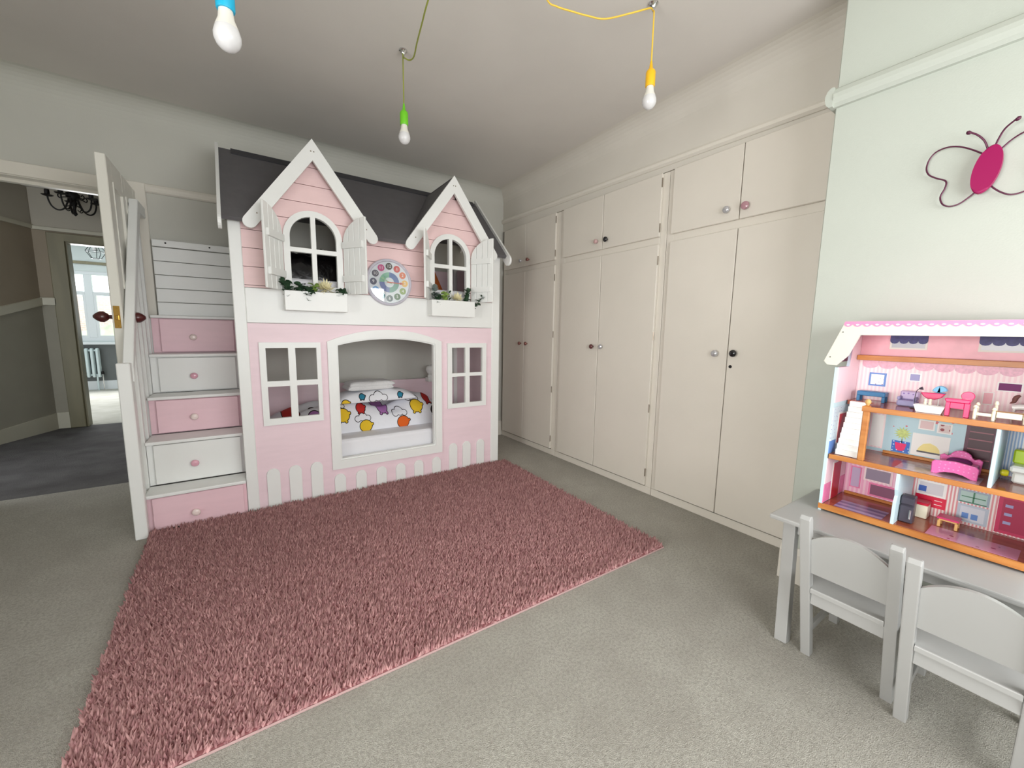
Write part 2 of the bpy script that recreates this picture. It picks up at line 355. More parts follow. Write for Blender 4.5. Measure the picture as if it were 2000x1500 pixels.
# door lining and architraves
struct(poly('trim_7', [(DX0 - .09, 0), (DX0 + .012, 0), (DX0 + .012, DZ - .012), (DX1 - .012, DZ - .012), (DX1 - .012, 0), (DX1 + .107, 0), (DX1 + .107, DZ + .062), (DX0 - .09, DZ + .062)], 'Y', YW - .022, YW, mTrim, bv=.004))
struct(poly('trim_8', [(DX0, 0), (DX0 + .02, 0), (DX0 + .02, DZ - .02), (DX1 - .02, DZ - .02), (DX1 - .02, 0), (DX1, 0), (DX1, DZ), (DX0, DZ)], 'Y', YW, 4.06, mTrim))
struct(poly('trim_9', [(DX0 + .008, 0), (DX0 + .03, 0), (DX0 + .03, DZ - .04), (DX1 - .03, DZ - .04), (DX1 - .03, 0), (DX1 - .008, 0), (DX1 - .008, DZ - .015), (DX0 + .008, DZ - .015)], 'Y', 3.93, 3.96, mTrim))
# bay window frame behind the camera
wf = struct(ring('window_1', [(-.52, .72), (2.16, .72), (2.16, 1.98), (-.52, 1.98)], [(-.48, .76), (2.12, .76), (2.12, 1.94), (-.48, 1.94)], 'Y', YF - .12, YF - .05, mDoor))
for x in (.38, 1.26): box('mullion', x - .03, x + .03, YF - .12, YF - .05, .76, 1.94, mDoor, wf)

# ------------------------------------------------------------------ door
d = struct(box('door_1', -.597, -.568, 3.14, 3.838, .012, 2.12, mDoor, bv=.002))
for y0, y1 in ((3.12, 3.22), (3.755, 3.855), (3.45, 3.52)): box('stile', -.605, -.560, y0, y1, .01, 2.128, mDoor, d, bv=.004)
for z0, z1 in ((.01, .23), (.80, .98), (1.30, 1.42), (2.01, 2.128)):
    box('rail', -.6045, -.5605, 3.22, 3.45, z0, z1, mDoor, d, bv=.003); box('rail', -.6045, -.5605, 3.52, 3.755, z0, z1, mDoor, d, bv=.003)
for y0, y1 in ((3.22, 3.45), (3.52, 3.755)):
    for z0, z1 in ((.23, .80), (.98, 1.30), (1.42, 2.01)):
        ring('panel_moulding', [(y0, z0), (y1, z0), (y1, z1), (y0, z1)], [(y0 + .025, z0 + .025), (y1 - .025, z0 + .025), (y1 - .025, z1 - .025), (y0 + .025, z1 - .025)], 'X', -.568, -.556, mDoor, d)
box('lock_plate', -.597, -.570, 3.1165, 3.124, 1.192, 1.316, mBrass, d, bv=.001)
for z in (1.205, 1.303): lathe('screw', [(0, .004), (.0015, .0035)], (-.5835, 3.1166, z), (0, -1, 0), mBrass, d, n=8)
box('latch_bolt', -.590, -.577, 3.110, 3.12, 1.237, 1.264, mBrass, d, bv=.002)
kp = [(0, .026), (.004, .027), (.006, .012), (.022, .011), (.03, .020), (.045, .031), (.06, .030), (.075, .021), (.088, .008)]
lathe('door_handle', kp, (-.605, 3.18, 1.255), (-1, 0, 0), mWoodD, d); lathe('door_handle', kp, (-.560, 3.18, 1.255), (1, 0, 0), mWoodD, d)
for z in (1.93, 1.05, .2): tube('hinge', [(-.609, 3.852, z), (-.609, 3.852, z + .1)], .008, mHinge, d)

# ------------------------------------------------------------------ landing outside the door and the room beyond
struct(box('floor_landing', -3.4, 1.2, 4.1, 6.80, -.1, -.002, mHallC, bv=0))
mHallWall = mat('hall_brown_paint', (152, 140, 122), .8, var=.04, scale=4, bump=.1, bscale=120)
mHallLow = mat('hall_grey_green_paint', (156, 152, 138), .8, var=.04, scale=4, bump=.1, bscale=120)
mHallTop = mat('hall_upper_paint', (178, 172, 158), .8, var=.02, scale=4, bump=.1, bscale=120)
mHallTrim = mat('hall_trim_paint', (190, 186, 168), .45, var=.03, scale=4)
mFarTrim = mat('old_architrave_paint', (128, 122, 96), .45, var=.12, scale=9, stretch=(1, 1, .15))
HY = 6.74; FX0, FX1, FZ = -1.64, -.85, 2.17
struct(poly('wall_landing_far', [(-1.87, 0), (FX0, 0), (FX0, FZ), (FX1, FZ), (FX1, 0), (1.2, 0), (1.2, 2.72), (-1.87, 2.72)], 'Y', HY, HY + .12, mHallWall))
struct(poly('wall_landing_upper', [(-1.86, 2.28), (1.2, 2.28), (1.2, 2.72), (-1.86, 2.72)], 'Y', HY - .006, HY - .0005, mHallTop))
struct(box('wall_landing_right', 1.2, 1.3, 4.06, 6.9, 0, 2.72, mHallWall, bv=0))
struct(box('ceiling_landing', -3.4, 1.3, 4.06, 6.86, 2.70, 2.8, mCeil, bv=0))
# the wall turns towards the stair head on the left
ang = [(-1.87, HY), (-2.55, 5.0)]
def wall_strip(name, z_a, z_b, off, t, m, zs2=None):
    """slab along the turned wall; z_a/z_b = (bottom, top) at its far and near end"""
    a, b = Vector((*ang[0], 0)), Vector((*ang[1], 0)); dr = (b - a).normalized(); nrm = Vector((-dr.y, dr.x, 0)); nrm = nrm if nrm.x > 0 else -nrm
    bm = bmesh.new(); vs = []
    for p, (z0, z1) in ((a, z_a), (b, z_b)):
        for o_ in (off, off + t):
            for z in (z0, z1): vs.append(bm.verts.new(p + nrm * o_ + Vector((0, 0, z))))
    for f in ((0, 1, 3, 2), (4, 6, 7, 5), (0, 4, 5, 1), (2, 3, 7, 6), (1, 5, 7, 3), (0, 2, 6, 4)): bm.faces.new([vs[i] for i in f])
    return struct(finish(name, bm, m))
wall_strip('wall_landing_left', (0, 2.72), (0, 2.72), -.1, .1, mHallWall)
wall_strip('wall_landing_left_upper', (2.28, 2.72), (2.28, 2.72), .0005, .005, mHallTop)
wall_strip('wall_landing_left_dado', (.19, 1.44), (.04, .92), .0005, .005, mHallLow)
wall_strip('trim_10', (1.43, 1.515), (.92, 1.0), .0, .03, mHallTrim)
wall_strip('trim_11', (2.26, 2.30), (2.26, 2.30), .0, .025, mHallTrim)
wall_strip('baseboard_landing_left', (0, .19), (-.05, .05), .0, .02, mHallTrim)
struct(box('wall_landing_dado', -1.865, FX0 - .12, HY - .006, HY - .0005, .19, 1.44, mHallLow, bv=0))
struct(box('trim_12', -1.868, FX0 - .105, HY - .03, HY, 1.43, 1.515, mHallTrim))
struct(box('trim_13', -1.868, 1.2, HY - .025, HY, 2.255, 2.295, mHallTrim))
struct(box('baseboard_landing_far', -1.868, FX0 - .105, HY - .022, HY, 0, .19, mHallTrim))
struct(poly('trim_14', [(FX0 - .12, 0), (FX0 + .01, 0), (FX0 + .01, FZ - .01), (FX1 - .01, FZ - .01), (FX1 - .01, 0), (FX1 + .12, 0), (FX1 + .12, FZ + .07), (FX0 - .12, FZ + .07)], 'Y', HY - .03, HY, mFarTrim, bv=.006))
struct(poly('trim_15', [(FX0, 0), (FX0 + .03, 0), (FX0 + .03, FZ - .03), (FX1 - .03, FZ - .03), (FX1 - .03, 0), (FX1, 0), (FX1, FZ), (FX0, FZ)], 'Y', HY - .005, HY + .125, mFarTrim))
# room beyond
FY = 10.62
mFarWall = mat('pale_blue_grey_paint', (206, 214, 214), .8, var=.02); mFarLow = mat('slate_grey_paint', (104, 108, 108), .8, var=.03); mFarWhite = mat('white_window_paint', (216, 221, 224), .4)
struct(box('floor_far_room', -4.6, 1.2, 6.80, 10.75, -.1, -.001, mFarC, bv=0))
struct(box('ceiling_far_room', -4.6, 1.3, 6.86, 10.75, 2.72, 2.8, mFarWall, bv=0))
struct(box('wall_far_left', -4.7, -4.6, 6.8, 10.75, 0, 2.72, mFarWall, bv=0)); struct(box('wall_far_right', 1.2, 1.3, 6.9, 10.75, 0, 2.72, mFarWall, bv=0))
struct(box('wall_far_lower', -4.6, 1.2, FY, FY + .13, 0, .88, mFarLow, bv=0))
WX0, WX1, WZ0, WZ1 = -3.10, -1.38, .93, 2.21
struct(poly_holes('wall_far_upper', [(-4.6, .88), (1.2, .88), (1.2, 2.72), (-4.6, 2.72)], [[(WX0, WZ0), (WX1, WZ0), (WX1, WZ1), (WX0, WZ1)]], 'Y', FY, FY + .13, mFarWall))
struct(box('trim_16', -4.6, 1.2, FY - .025, FY, 2.335, 2.385, mFarTrim)); struct(box('baseboard_far', -4.6, 1.2, FY - .022, FY, 0, .17, mFarWhite))
struct(box('trim_17', WX0 - .08, WX1 + .08, FY - .09, FY + .02, .86, .905, mFarWhite, bv=.006))
w2 = struct(ring('window_2', [(WX0, WZ0), (WX1, WZ0), (WX1, WZ1), (WX0, WZ1)], [(WX0 + .05, WZ0 + .06), (WX1 - .05, WZ0 + .06), (WX1 - .05, WZ1 - .06), (WX0 + .05, WZ1 - .06)], 'Y', FY + .01, FY + .09, mFarWhite))
panesx = [(-3.05, -2.39), (-2.285, -1.66)]
for x0, x1 in ((-2.39, -2.285), (-1.66, -1.43)): box('mullion', x0, x1, FY + .015, FY + .085, WZ0 + .06, WZ1 - .06, mFarWhite, w2)
mPane = glass('window_pane_glass', .06, (.96, .98, .97)); mSlat = mat('white_blind_slat', (235, 238, 238), .5)
for x0, x1 in panesx:
    ring('casement', [(x0, WZ0 + .06), (x1, WZ0 + .06), (x1, 1.80), (x0, 1.80)], [(x0 + .035, WZ0 + .10), (x1 - .035, WZ0 + .10), (x1 - .035, 1.775), (x0 + .035, 1.775)], 'Y', FY + .02, FY + .075, mFarWhite, w2)
    box('transom', x0, x1, FY + .016, FY + .08, 1.80, 1.84, mFarWhite, w2)
    box('pane', x0 + .03, x1 - .03, FY + .045, FY + .049, WZ0 + .095, 1.78, mPane, w2, bv=0); box('pane', x0, x1, FY + .045, FY + .049, 1.84, WZ1 - .06, mPane, w2, bv=0)
    for k in range(5): box('slat', x0 + .005, x1 - .005, FY - .012, FY + .012, 1.86 + k * .058, 1.863 + k * .058, mSlat, w2, bv=0)
# outdoors beyond that window
mBrickA = bpy.data.materials.new('red_brick'); mBrickA.use_nodes = True
_n = mBrickA.node_tree.nodes; _l = mBrickA.node_tree.links; _b = _n.new('ShaderNodeTexBrick'); _b.inputs['Scale'].default_value = 4
_b.inputs['Color1'].default_value = (*lin((226, 186, 172)), 1); _b.inputs['Color2'].default_value = (*lin((216, 170, 156)), 1); _b.inputs['Mortar'].default_value = (*lin((236, 230, 222)), 1)
_tc = _n.new('ShaderNodeTexCoord'); _mp = _n.new('ShaderNodeMapping'); _mp.inputs['Rotation'].default_value = (PI / 2, 0, 0); _l.new(_tc.outputs['Object'], _mp.inputs[0]); _l.new(_mp.outputs[0], _b.inputs['Vector']); _l.new(_b.outputs[0], _n['Principled BSDF'].inputs['Base Color'])
struct(box('wall_neighbour', -9, 2, 17, 17.4, -3, 2.1, mBrickA, bv=0))
mHedge = mat('garden_hedge', (176, 204, 150), .9, var=.3, scale=6, bump=1, bscale=12)
hd = cushion('hedge', (-3.3, 15.6, -2.8), 4.5, .7, 3.6, mHedge, p=6, n=40, lump=.12, seed=3, flat=.02, origin=(-3.3, 15.6, -2.8)); tag(hd, 'pale green hedge seen through the window of the far room', 'hedge')
struct(box('ground_outside', -30, 30, 10.9, 60, -3.1, -3, mHedge, bv=0))

# ------------------------------------------------------------------ fitted wardrobes
WXF = 2.465
def knob(m, y, z, parent, r=.022, mbase=None):
    k = lathe('knob', [(0, .008), (.012, .007), (.016, r * .8), (.023, r), (.031, r * .9), (.036, r * .45)], (WXF - .018, y, z), (-1, 0, 0), m, parent, n=16)
    return k
mClear = mat('clear_crystal', (205, 205, 208), .08, metal=.55); mKBlack = mat('black_crystal', (20, 20, 24), .1, coat=.6); mKMauve = mat('mauve_glaze', (176, 134, 142), .15, coat=.5)
mKBrown = mat('brown_red_glaze', (92, 44, 44), .15, coat=.5); mKPink = mat('pale_pink_glaze', (196, 160, 158), .15, coat=.5); mKRose = mat('old_rose_metal', (150, 104, 98), .25, metal=.6)
def wardrobe(label, yn, yf, ysplit, doors, knobs, keyhole=None):
    """unit between stile centres yn (near) and yf (far)"""
    t = thing('fitted_wardrobe', label, 'wardrobe', (2.6, (yn + yf) / 2, 0), 'fitted wardrobes along the right wall')
    d0, d1 = doors
    box('side_panel', 2.49, 2.98, yn + .004, yn + .022, 0, 2.305, mWard, t); box('side_panel', 2.49, 2.98, yf - .022, yf - .004, 0, 2.305, mWard, t)
    box('back_panel', 2.98, 2.995, yn + .004, yf - .004, 0, 2.305, mWard, t); box('top_panel', 2.49, 2.98, yn + .022, yf - .022, 2.285, 2.305, mWard, t); box('shelf', 2.50, 2.98, yn + .022, yf - .022, 1.845, 1.865, mWard, t)
    box('plinth', 2.4705, 2.4905, yn + .002, yf - .002, 0, .0545, mWardEdge, t, bv=.002)
    box('stile', 2.471, 2.49, yn + .002, d0 + .014, .055, 2.305, mWardEdge, t, bv=.002); box('stile', 2.471, 2.49, d1 - .014, yf - .002, .055, 2.305, mWardEdge, t, bv=.002)
    box('middle_rail', 2.4705, 2.489, d0 + .014, d1 - .014, 1.822, 1.892, mWardEdge, t, bv=.002)
    g = .0025
    for z0, z1, tall in ((.068, 1.832, True), (1.882, 2.302, False)):
        for k, (a, b) in enumerate(((d0, ysplit), (ysplit, d1))):
            dr = box('door', WXF - .018, 2.4698, a + g, b - g, z0, z1, mWard, t, bv=.003)
            kn = [q for q in knobs if a < q[0] < b and z0 < q[1] < z1]
            for (y, z, m, r) in kn: knob(m, y, z, dr, r)
            ye = a + .0005 if k == 0 else b - .0005
            for z in (((.17, .66, 1.19, 1.72) if tall else (1.94, 2.24)) if k == 0 else ()): tube('hinge', [(WXF - .016, ye, z - .03), (WXF - .016, ye, z + .03)], .0045, mHinge, dr, n=6)
            if keyhole and tall and a < keyhole[0] < b:
                lathe('keyhole', [(0, .010), (.003, .009)], (WXF - .018, keyhole[0], keyhole[1]), (-1, 0, 0), mIron, dr, n=12)
wardrobe('white fitted wardrobe farthest from the camera, in the corner beside the pink bed', 2.87, 3.835, 3.39, (2.92, 3.80),
         [(3.444, 1.09, mKRose, .019), (3.333, 1.09, mKRose, .019), (3.453, 1.942, mClear, .018), (3.328, 1.938, mKRose, .018)])
wardrobe('middle white fitted wardrobe with a brown and a clear knob below, pale and black above', 1.757, 2.87, 2.337, (1.80, 2.82),
         [(2.39, 1.095, mKBrown, .02), (2.286, 1.097, mClear, .02), (2.387, 1.948, mKPink, .019), (2.282, 1.947, mKBlack, .021)])
wardrobe('white fitted wardrobe nearest the chimney breast, with a keyhole under its black knob', .78, 1.757, 1.262, (.80, 1.715),
         [(1.329, 1.091, mClear, .022), (1.217, 1.097, mKBlack, .022), (1.329, 1.946, mClear, .021), (1.221, 1.944, mKMauve, .023)], (1.237, 1.015))

# ------------------------------------------------------------------ house bunk bed
BY = 3.0136
bed = thing('house_bunk_bed', 'pink and white house shaped bunk bed with a grey roof and two gables', 'bed', (.93, 3.43, 0))
for x0, x1 in ((-.04, .025), (1.822, 1.90)):
    box('post', x0, x1, BY - .004, BY + .05, 0, 1.86, mWhite, bed, bv=.004)
    box('post', x0, x1, 3.77, 3.82, 0, 1.86, mWhite, bed, bv=.004)
# entrance and lower front
def arch_open(x0, x1, z0, zs, zt, n=14):
    w = (x1 - x0) / 2; h = zt - zs; r = (w * w + h * h) / (2 * h); cx = (x0 + x1) / 2; cz = zt - r; a = math.degrees(math.asin(w / r))
    return [(x0, z0), (x1, z0)] + arcpts(cx, cz, r, 90 - a, 90 + a, n)
LW = (.077, .437, .566, 1.114); RW = (1.392, 1.762, .556, 1.106)
def rect(a, b, c, d_): return [(a, c), (b, c), (b, d_), (a, d_)]
poly_holes('lower_panel', rect(.025, 1.822, 0, 1.236), [arch_open(.52, 1.31, .225, 1.11, 1.175), rect(.10, .42, .60, 1.09), rect(1.42, 1.735, .585, 1.08)], 'Y', BY + .006, BY + .024, mPink, bed)
ring('entrance_frame', arch_open(.481, 1.338, .19, 1.12, 1.208), arch_open(.541, 1.283, .254, 1.10, 1.147), 'Y', BY - .012, BY + .022, mWhite, bed)
ring('entrance_lining', arch_open(.541, 1.283, .254, 1.10, 1.147), arch_open(.551, 1.273, .264, 1.092, 1.138), 'Y', BY + .002, BY + .04, mWhite, bed)
for (x0, x1, z0, z1), cols, rows in ((LW, (.113, .240, .282, .410), (.610, .824, .860, 1.077)), (RW, (1.432, 1.556, 1.597, 1.722), (.595, .825, .854, 1.068))):
    f = ring('window_frame', rect(x0, x1, z0, z1), rect(cols[0], cols[3], rows[0], rows[3]), 'Y', BY - .012, BY + .014, mWhite, bed)
    box('glazing_bar', cols[1], cols[2], BY - .0118, BY + .0138, rows[0], rows[3], mWhite, f, bv=0)
    for a, b in ((cols[0], cols[1]), (cols[2], cols[3])): box('glazing_bar', a, b, BY - .0116, BY + .0136, rows[1], rows[2], mWhite, f, bv=0)
for xs, top in (((.074, .205, .339), .268), ((.491, .640, .792, .942, 1.094, 1.249), .152), ((1.404, 1.534, 1.673), .248)):
    for x in xs:
        r = .0385
        poly('picket', [(x, 0), (x + 2 * r, 0)] + arcpts(x + r, top - r, r, 0, 180, 12), 'Y', BY - .006, BY + .006, mWhite, bed, bv=.003)
box('fascia_board', .025, 1.822, BY - .002, BY + .03, 1.238, 1.456, mWhite, bed, bv=.003)
# upper cladding, plank by plank, cut round the two arched windows and under the gables
GX = (.435, 1.435); GZ = 2.375; GS = 1.373; WR = .155; WS = 1.797
def intervals(z):
    iv = [[.025, 1.822]] if z < 1.862 else [[c - (GZ - z) / GS + .02, c + (GZ - z) / GS - .02] for c in GX if GZ - z > .03]
    out = []
    for a, b in iv:
        segs = [[a, b]]
        for c in (.425, 1.425):
            h = WR if z < WS else (math.sqrt(max(0, WR * WR - (z - WS) ** 2)) if z < WS + WR else 0)
            if z > 1.46 and h > .002:
                ns = []
                for s in segs:
                    if c + h < s[0] or c - h > s[1]: ns.append(s)
                    else:
                        if c - h > s[0]: ns.append([s[0], c - h])
                        if c + h < s[1]: ns.append([c + h, s[1]])
                segs = ns
        out += segs
    return out
edges = [1.457, 1.472, 1.585, 1.698, 1.808, 1.914, 2.025, 2.137, 2.25, 2.35]
for z0, z1 in zip(edges, edges[1:]):
    zz = sorted({z0 + .0018, z1 - .0018} | {z for z in (1.862, WS, WS + WR) if z0 + .002 < z < z1 - .002} | {z0 + (z1 - z0) * k / 6 for k in range(1, 6)})
    runs = []
    for a, b in zip(zz, zz[1:]):
        n_ = len(intervals((a + b) / 2))
        if runs and runs[-1][0] == n_ and not any(abs(a - q) < 1e-6 for q in (1.862,)): runs[-1][1].append(b)
        else: runs.append([n_, [a, b]])
    for n_, zs in runs:
        rows = [[z, intervals(min(max(z, zs[0] + 1e-4), zs[-1] - 1e-4))] for z in zs]
        if any(len(r[1]) != n_ for r in rows): rows = [[z, intervals((zs[0] + zs[-1]) / 2)] for z in zs]
        for k in range(n_):
            P = [(r[1][k][0], r[0]) for r in rows] + [(r[1][k][1], r[0]) for r in rows[::-1]]
            poly('plank', P[::-1], 'Y', BY + .004, BY + .020, mPinkP, bed)
# arched windows
def arch_win(cx, rr, zb): return [(cx - rr, zb), (cx + rr, zb)] + arcpts(cx, WS, rr, 0, 180, 20)
for cx in (.426, 1.424):
    f = ring('window_frame', arch_win(cx, .178, 1.457), arch_win(cx, .140, 1.49), 'Y', BY - .012, BY + .022, mWhite, bed)
    box('glazing_bar', cx - .0145, cx + .0145, BY - .0118, BY + .0218, 1.49, WS + .14, mWhite, f, bv=0)
    for s in (-1, 1): box('glazing_bar', *sorted((cx + s * .0145, cx + s * .14)), BY - .0116, BY + .0216, 1.704, 1.733, mWhite, f, bv=0)
# shutters, folded open towards the room
def shutter(hx, sgn):
    g = grp('shutter', bed); dx, dy = sgn * .108, -.178; L = math.hypot(dx, dy); ux, uy = dx / L, dy / L; nx, ny = -uy * sgn, ux * sgn
    y0 = BY - .016; Wd = L
    def pt(s, t, z): return (hx + ux * s + nx * t, y0 + uy * s + ny * t, z)
    def zt(s):
        q = s / Wd; return 1.797 + .155 * math.sqrt(max(0, 1 - (1 - q) ** 2))
    def slab(name, s0, s1, t0, t1, zf0, zf1, n=6):
        bm = bmesh.new(); S = [s0 + (s1 - s0) * i / n for i in range(n + 1)]
        V = {}
        for i, s in enumerate(S):
            for j, t in enumerate((t0, t1)):
                for k, zf in enumerate((zf0, zf1)): V[i, j, k] = bm.verts.new(pt(s, t, zf(s)))
        for i in range(n):
            bm.faces.new((V[i, 0, 0], V[i + 1, 0, 0], V[i + 1, 0, 1], V[i, 0, 1])); bm.faces.new((V[i, 1, 0], V[i, 1, 1], V[i + 1, 1, 1], V[i + 1, 1, 0]))
            bm.faces.new((V[i, 0, 1], V[i + 1, 0, 1], V[i + 1, 1, 1], V[i, 1, 1])); bm.faces.new((V[i, 0, 0], V[i, 1, 0], V[i + 1, 1, 0], V[i + 1, 0, 0]))
        bm.faces.new((V[0, 0, 0], V[0, 0, 1], V[0, 1, 1], V[0, 1, 0])); bm.faces.new((V[n, 0, 0], V[n, 1, 0], V[n, 1, 1], V[n, 0, 1]))
        if n > 1:
            bmesh.ops.recalc_face_normals(bm, faces=bm.faces)
            bmesh.ops.bevel(bm, geom=[e for e in bm.edges if len(e.link_faces) == 2 and e.calc_face_angle(0) > .9], offset=.0028, segments=1, affect='EDGES')
        return finish(name, bm, mWhite, g)
    for k in range(4): slab('board', Wd * k / 4 + .0012, Wd * (k + 1) / 4 - .0012, 0, .014, lambda s: 1.447, zt)
    for z in (1.53, 1.755): slab('batten', .012, Wd - .022, -.017, 0, lambda s, z=z: z, lambda s, z=z: z + .042, n=1)
for cx in (.426, 1.424): shutter(cx - .180, -1); shutter(cx + .180, 1)
# planter boxes
for x0, x1 in ((.232, .607), (1.222, 1.600)):
    g = grp('planter_box', bed); box('moss_filling', x0 + .013, x1 - .013, 2.931, BY - .003, 1.336, 1.425, mat('dark_moss', (34, 46, 34), .95, var=.4, scale=60, bump=1, bscale=80), g, bv=0)
    box('front_board', x0, x1, 2.915, 2.930, 1.322, 1.447, mWhite, g, bv=.002); box('base_board', x0 + .001, x1 - .001, 2.930, BY - .002, 1.322, 1.335, mWhite, g, bv=.001)
    for a, b in ((x0, x0 + .012), (x1 - .012, x1)): box('end_board', a, b, 2.930, BY - .002, 1.335, 1.447, mWhite, g, bv=.002)
# roof
RY, RZ, EY, EZ = 3.52, 2.428, 2.945, 1.857
sl = (RZ - EZ) / (RY - EY)
def slope(name, x0, x1, ya, yb, t, m, dz=0):
    pts = [(ya, EZ + sl * (ya - EY) + dz), (yb, EZ + sl * (yb - EY) + dz)] if yb <= RY + .01 else [(ya, RZ - sl * (ya - RY) + dz), (yb, RZ - sl * (yb - RY) + dz)]
    return poly(name, [pts[0], pts[1], (pts[1][0], pts[1][1] - t), (pts[0][0], pts[0][1] - t)], 'X', x0, x1, m, bed, bv=.002)
# the front slope is notched where the two dormers run through it
hw_ = .398; kt = .955
RP = [(-.065, 0), (GX[0] - hw_, 0), (GX[0], kt), (GX[0] + hw_, 0), (GX[1] - hw_, 0), (GX[1], kt), (GX[1] + hw_, 0), (1.925, 0), (1.925, 1), (-.065, 1)]
bm = bmesh.new(); nrm_ = Vector((0, -sl, 1)).normalized() * .026
A = [bm.verts.new((x_, EY + t_ * (RY - EY), EZ + t_ * (RZ - EZ))) for x_, t_ in RP]; B = [bm.verts.new(v_.co - nrm_) for v_ in A]
bm.faces.new(A); bm.faces.new(B[::-1])
for i in range(len(A)): bm.faces.new((A[i], A[(i + 1) % len(A)], B[(i + 1) % len(A)], B[i]))
finish('roof_panel', bm, mRoof, bed)
slope('roof_panel', -.065, 1.925, RY, 3.84, .026, mRoof)
poly('ridge_cap', [(RY - .045, RZ - .036), (RY, RZ + .01), (RY + .045, RZ - .036), (RY + .035, RZ - .046), (RY, RZ - .01), (RY - .035, RZ - .046)], 'X', .003, 1.90, mRidge, bed)
def barge(x0, x1):
    w = .085; a = math.atan(sl); c, s = math.cos(a), math.sin(a)
    for ya, yb, sg in ((EY - .04, RY, 1), (RY, 3.84, -1)):
        z = lambda y: (EZ + sl * (y - EY) if sg == 1 else RZ - sl * (y - RY)) + .03
        if sg == 1:
            P = [(yb, z(yb)), (yb, z(yb) - w / c)]; r = w / 2; cy, cz = ya + r * s, z(ya) - r * c
            P += [(cy + r * math.cos(t), cz + r * math.sin(t)) for t in [a - PI / 2 - PI * i / 8 for i in range(9)]]
        else: P = [(ya, z(ya)), (yb, z(yb)), (yb, z(yb) - w / c), (ya, z(ya) - w / c)]
        poly('bargeboard', P, 'X', x0, x1, mWhite, bed)
barge(-.083, -.065); barge(1.925, 1.943)
# gables: trim boards with rounded feet, dormer roofs behind
GT = 2.405
for cx in GX:
    a = math.atan(GS); c, s = math.cos(a), math.sin(a); w = .076
    for sg in (-1, 1):
        ln = .392 / c; r = w / 2
        # local board axis: runs down from the apex
        P = [(0, GT), (0, GT - w / c)]
        ex, ez = .392 - 0.0, GT - GS * .392   # lower end on the outer line
        ccx, ccz = ex - r * s, ez - r * c
        P += [(ccx + r * math.cos(t), ccz + r * math.sin(t)) for t in [-a - PI / 2 + PI * i / 8 for i in range(9)]]
        P = [(cx + sg * px, pz) for px, pz in P]
        gt_ = poly('gable_trim', P, 'Y', 2.95, 2.972, mWhite, bed)
        for q_ in (.10, .90): lathe('screw', [(0, .0045), (.0012, .004)], (cx + sg * (ex * q_ - r * s), 2.95, GT + (ez - GT) * q_ - r * c), (0, -1, 0), mHinge, gt_, n=8)
        T = [(cx, 2.972, GT - .004), (cx, RY - .02, GT - .004), (cx + sg * .405, 2.972, GT - .004 - GS * .405)]
        bm = bmesh.new(); n_ = Vector((sg * s, 0, c)) * .016
        A = [bm.verts.new(p) for p in T]; B = [bm.verts.new(Vector(p) - n_) for p in T]
        bm.faces.new(A); bm.faces.new(B[::-1])
        for i in range(3): bm.faces.new((A[i], A[(i + 1) % 3], B[(i + 1) % 3], B[i]))
        finish('dormer_roof', bm, mRoof, bed)
# inside of the bed
box('bunk_deck', .025, 1.822, BY + .03, 3.77, 1.30, 1.335, mWhite, bed); box('bunk_deck', .025, 1.822, BY + .03, 3.77, .15, .185, mWhite, bed)
box('back_guard', .025, 1.822, 3.785, 3.805, .15, .728, mPink, bed); box('back_guard', .025, 1.822, 3.785, 3.805, 1.30, 1.80, mPink, bed)
box('end_panel', 1.855, 1.875, BY + .05, 3.77, 0, 1.30, mPink, bed); box('end_panel', 1.855, 1.875, BY + .05, 3.77, 1.30, 1.82, mPink, bed)
box('end_panel', -.025, -.005, BY + .05, 3.77, 0, 1.236, mPink, bed)
lathe('finial', [(0, .03), (.02, .03), (.03, .02), (.045, .035), (.075, .048), (.105, .04), (.122, .015)], (1.545, 3.74, .742), (0, 0, 1), mWhite, bed)
box('finial_block', 1.505, 1.585, 3.70, 3.784, .70, .742, mWhite, bed)

# bedding
mt = box('mattress', .04, 1.81, 3.085, 3.775, .186, .385, mLinen, bv=.03, seg=3, origin=(.92, 3.43, .186)); tag(mt, 'white sheeted mattress on the lower bunk, seen through the arched opening', 'mattress')
m2 = box('mattress', .04, 1.81, 3.085, 3.775, 1.336, 1.545, mLinen, bv=.03, seg=3, origin=(.92, 3.43, 1.336)); tag(m2, 'pale mattress on the upper bunk behind the arched windows', 'mattress')
dO = (.80, 3.52, .386)
Yb_, Rb_, Ob_, Pb_, Bk_ = (232, 192, 40), (196, 40, 34), (226, 100, 24), (180, 120, 186), (40, 30, 34)
mDuv = printed('printed_duvet_cotton', (236, 237, 243),
               [(.62, .525, .05, Yb_), (.79, .425, .048, Yb_), (1.10, .425, .05, Ob_), (1.235, .545, .05, Yb_), (.95, .56, .05, Pb_), (.765, .565, .035, Rb_), (1.36, .60, .04, Rb_), (1.40, .50, .04, Bk_), (.26, .545, .05, Rb_), (.42, .53, .045, Pb_), (.16, .44, .04, Yb_), (.33, .43, .045, Ob_)],
               [(.77, .487, .07), (1.08, .50, .07), (1.22, .605, .06), (.60, .59, .05)], dO)
dv = cushion('duvet', dO, .73, .245, .20, mDuv, p=4, n=44, lump=.16, seed=5, flat=.0, wave=lambda u, v: .075 * math.exp(-((u - .74) / .22) ** 2) - .03 * math.exp(-((u - .25) / .2) ** 2), origin=dO)
tag(dv, 'bunched white duvet printed with yellow, red and orange round motifs, on the lower mattress', 'duvet')
pO = (.905, 3.44, .625)
mPil = printed('printed_pillow_cotton', (238, 239, 244), [(.77, .665, .022, (40, 130, 160)), (1.085, .66, .022, (40, 130, 160)), (.64, .62, .03, Yb_)], [(.90, .645, .085)], pO)
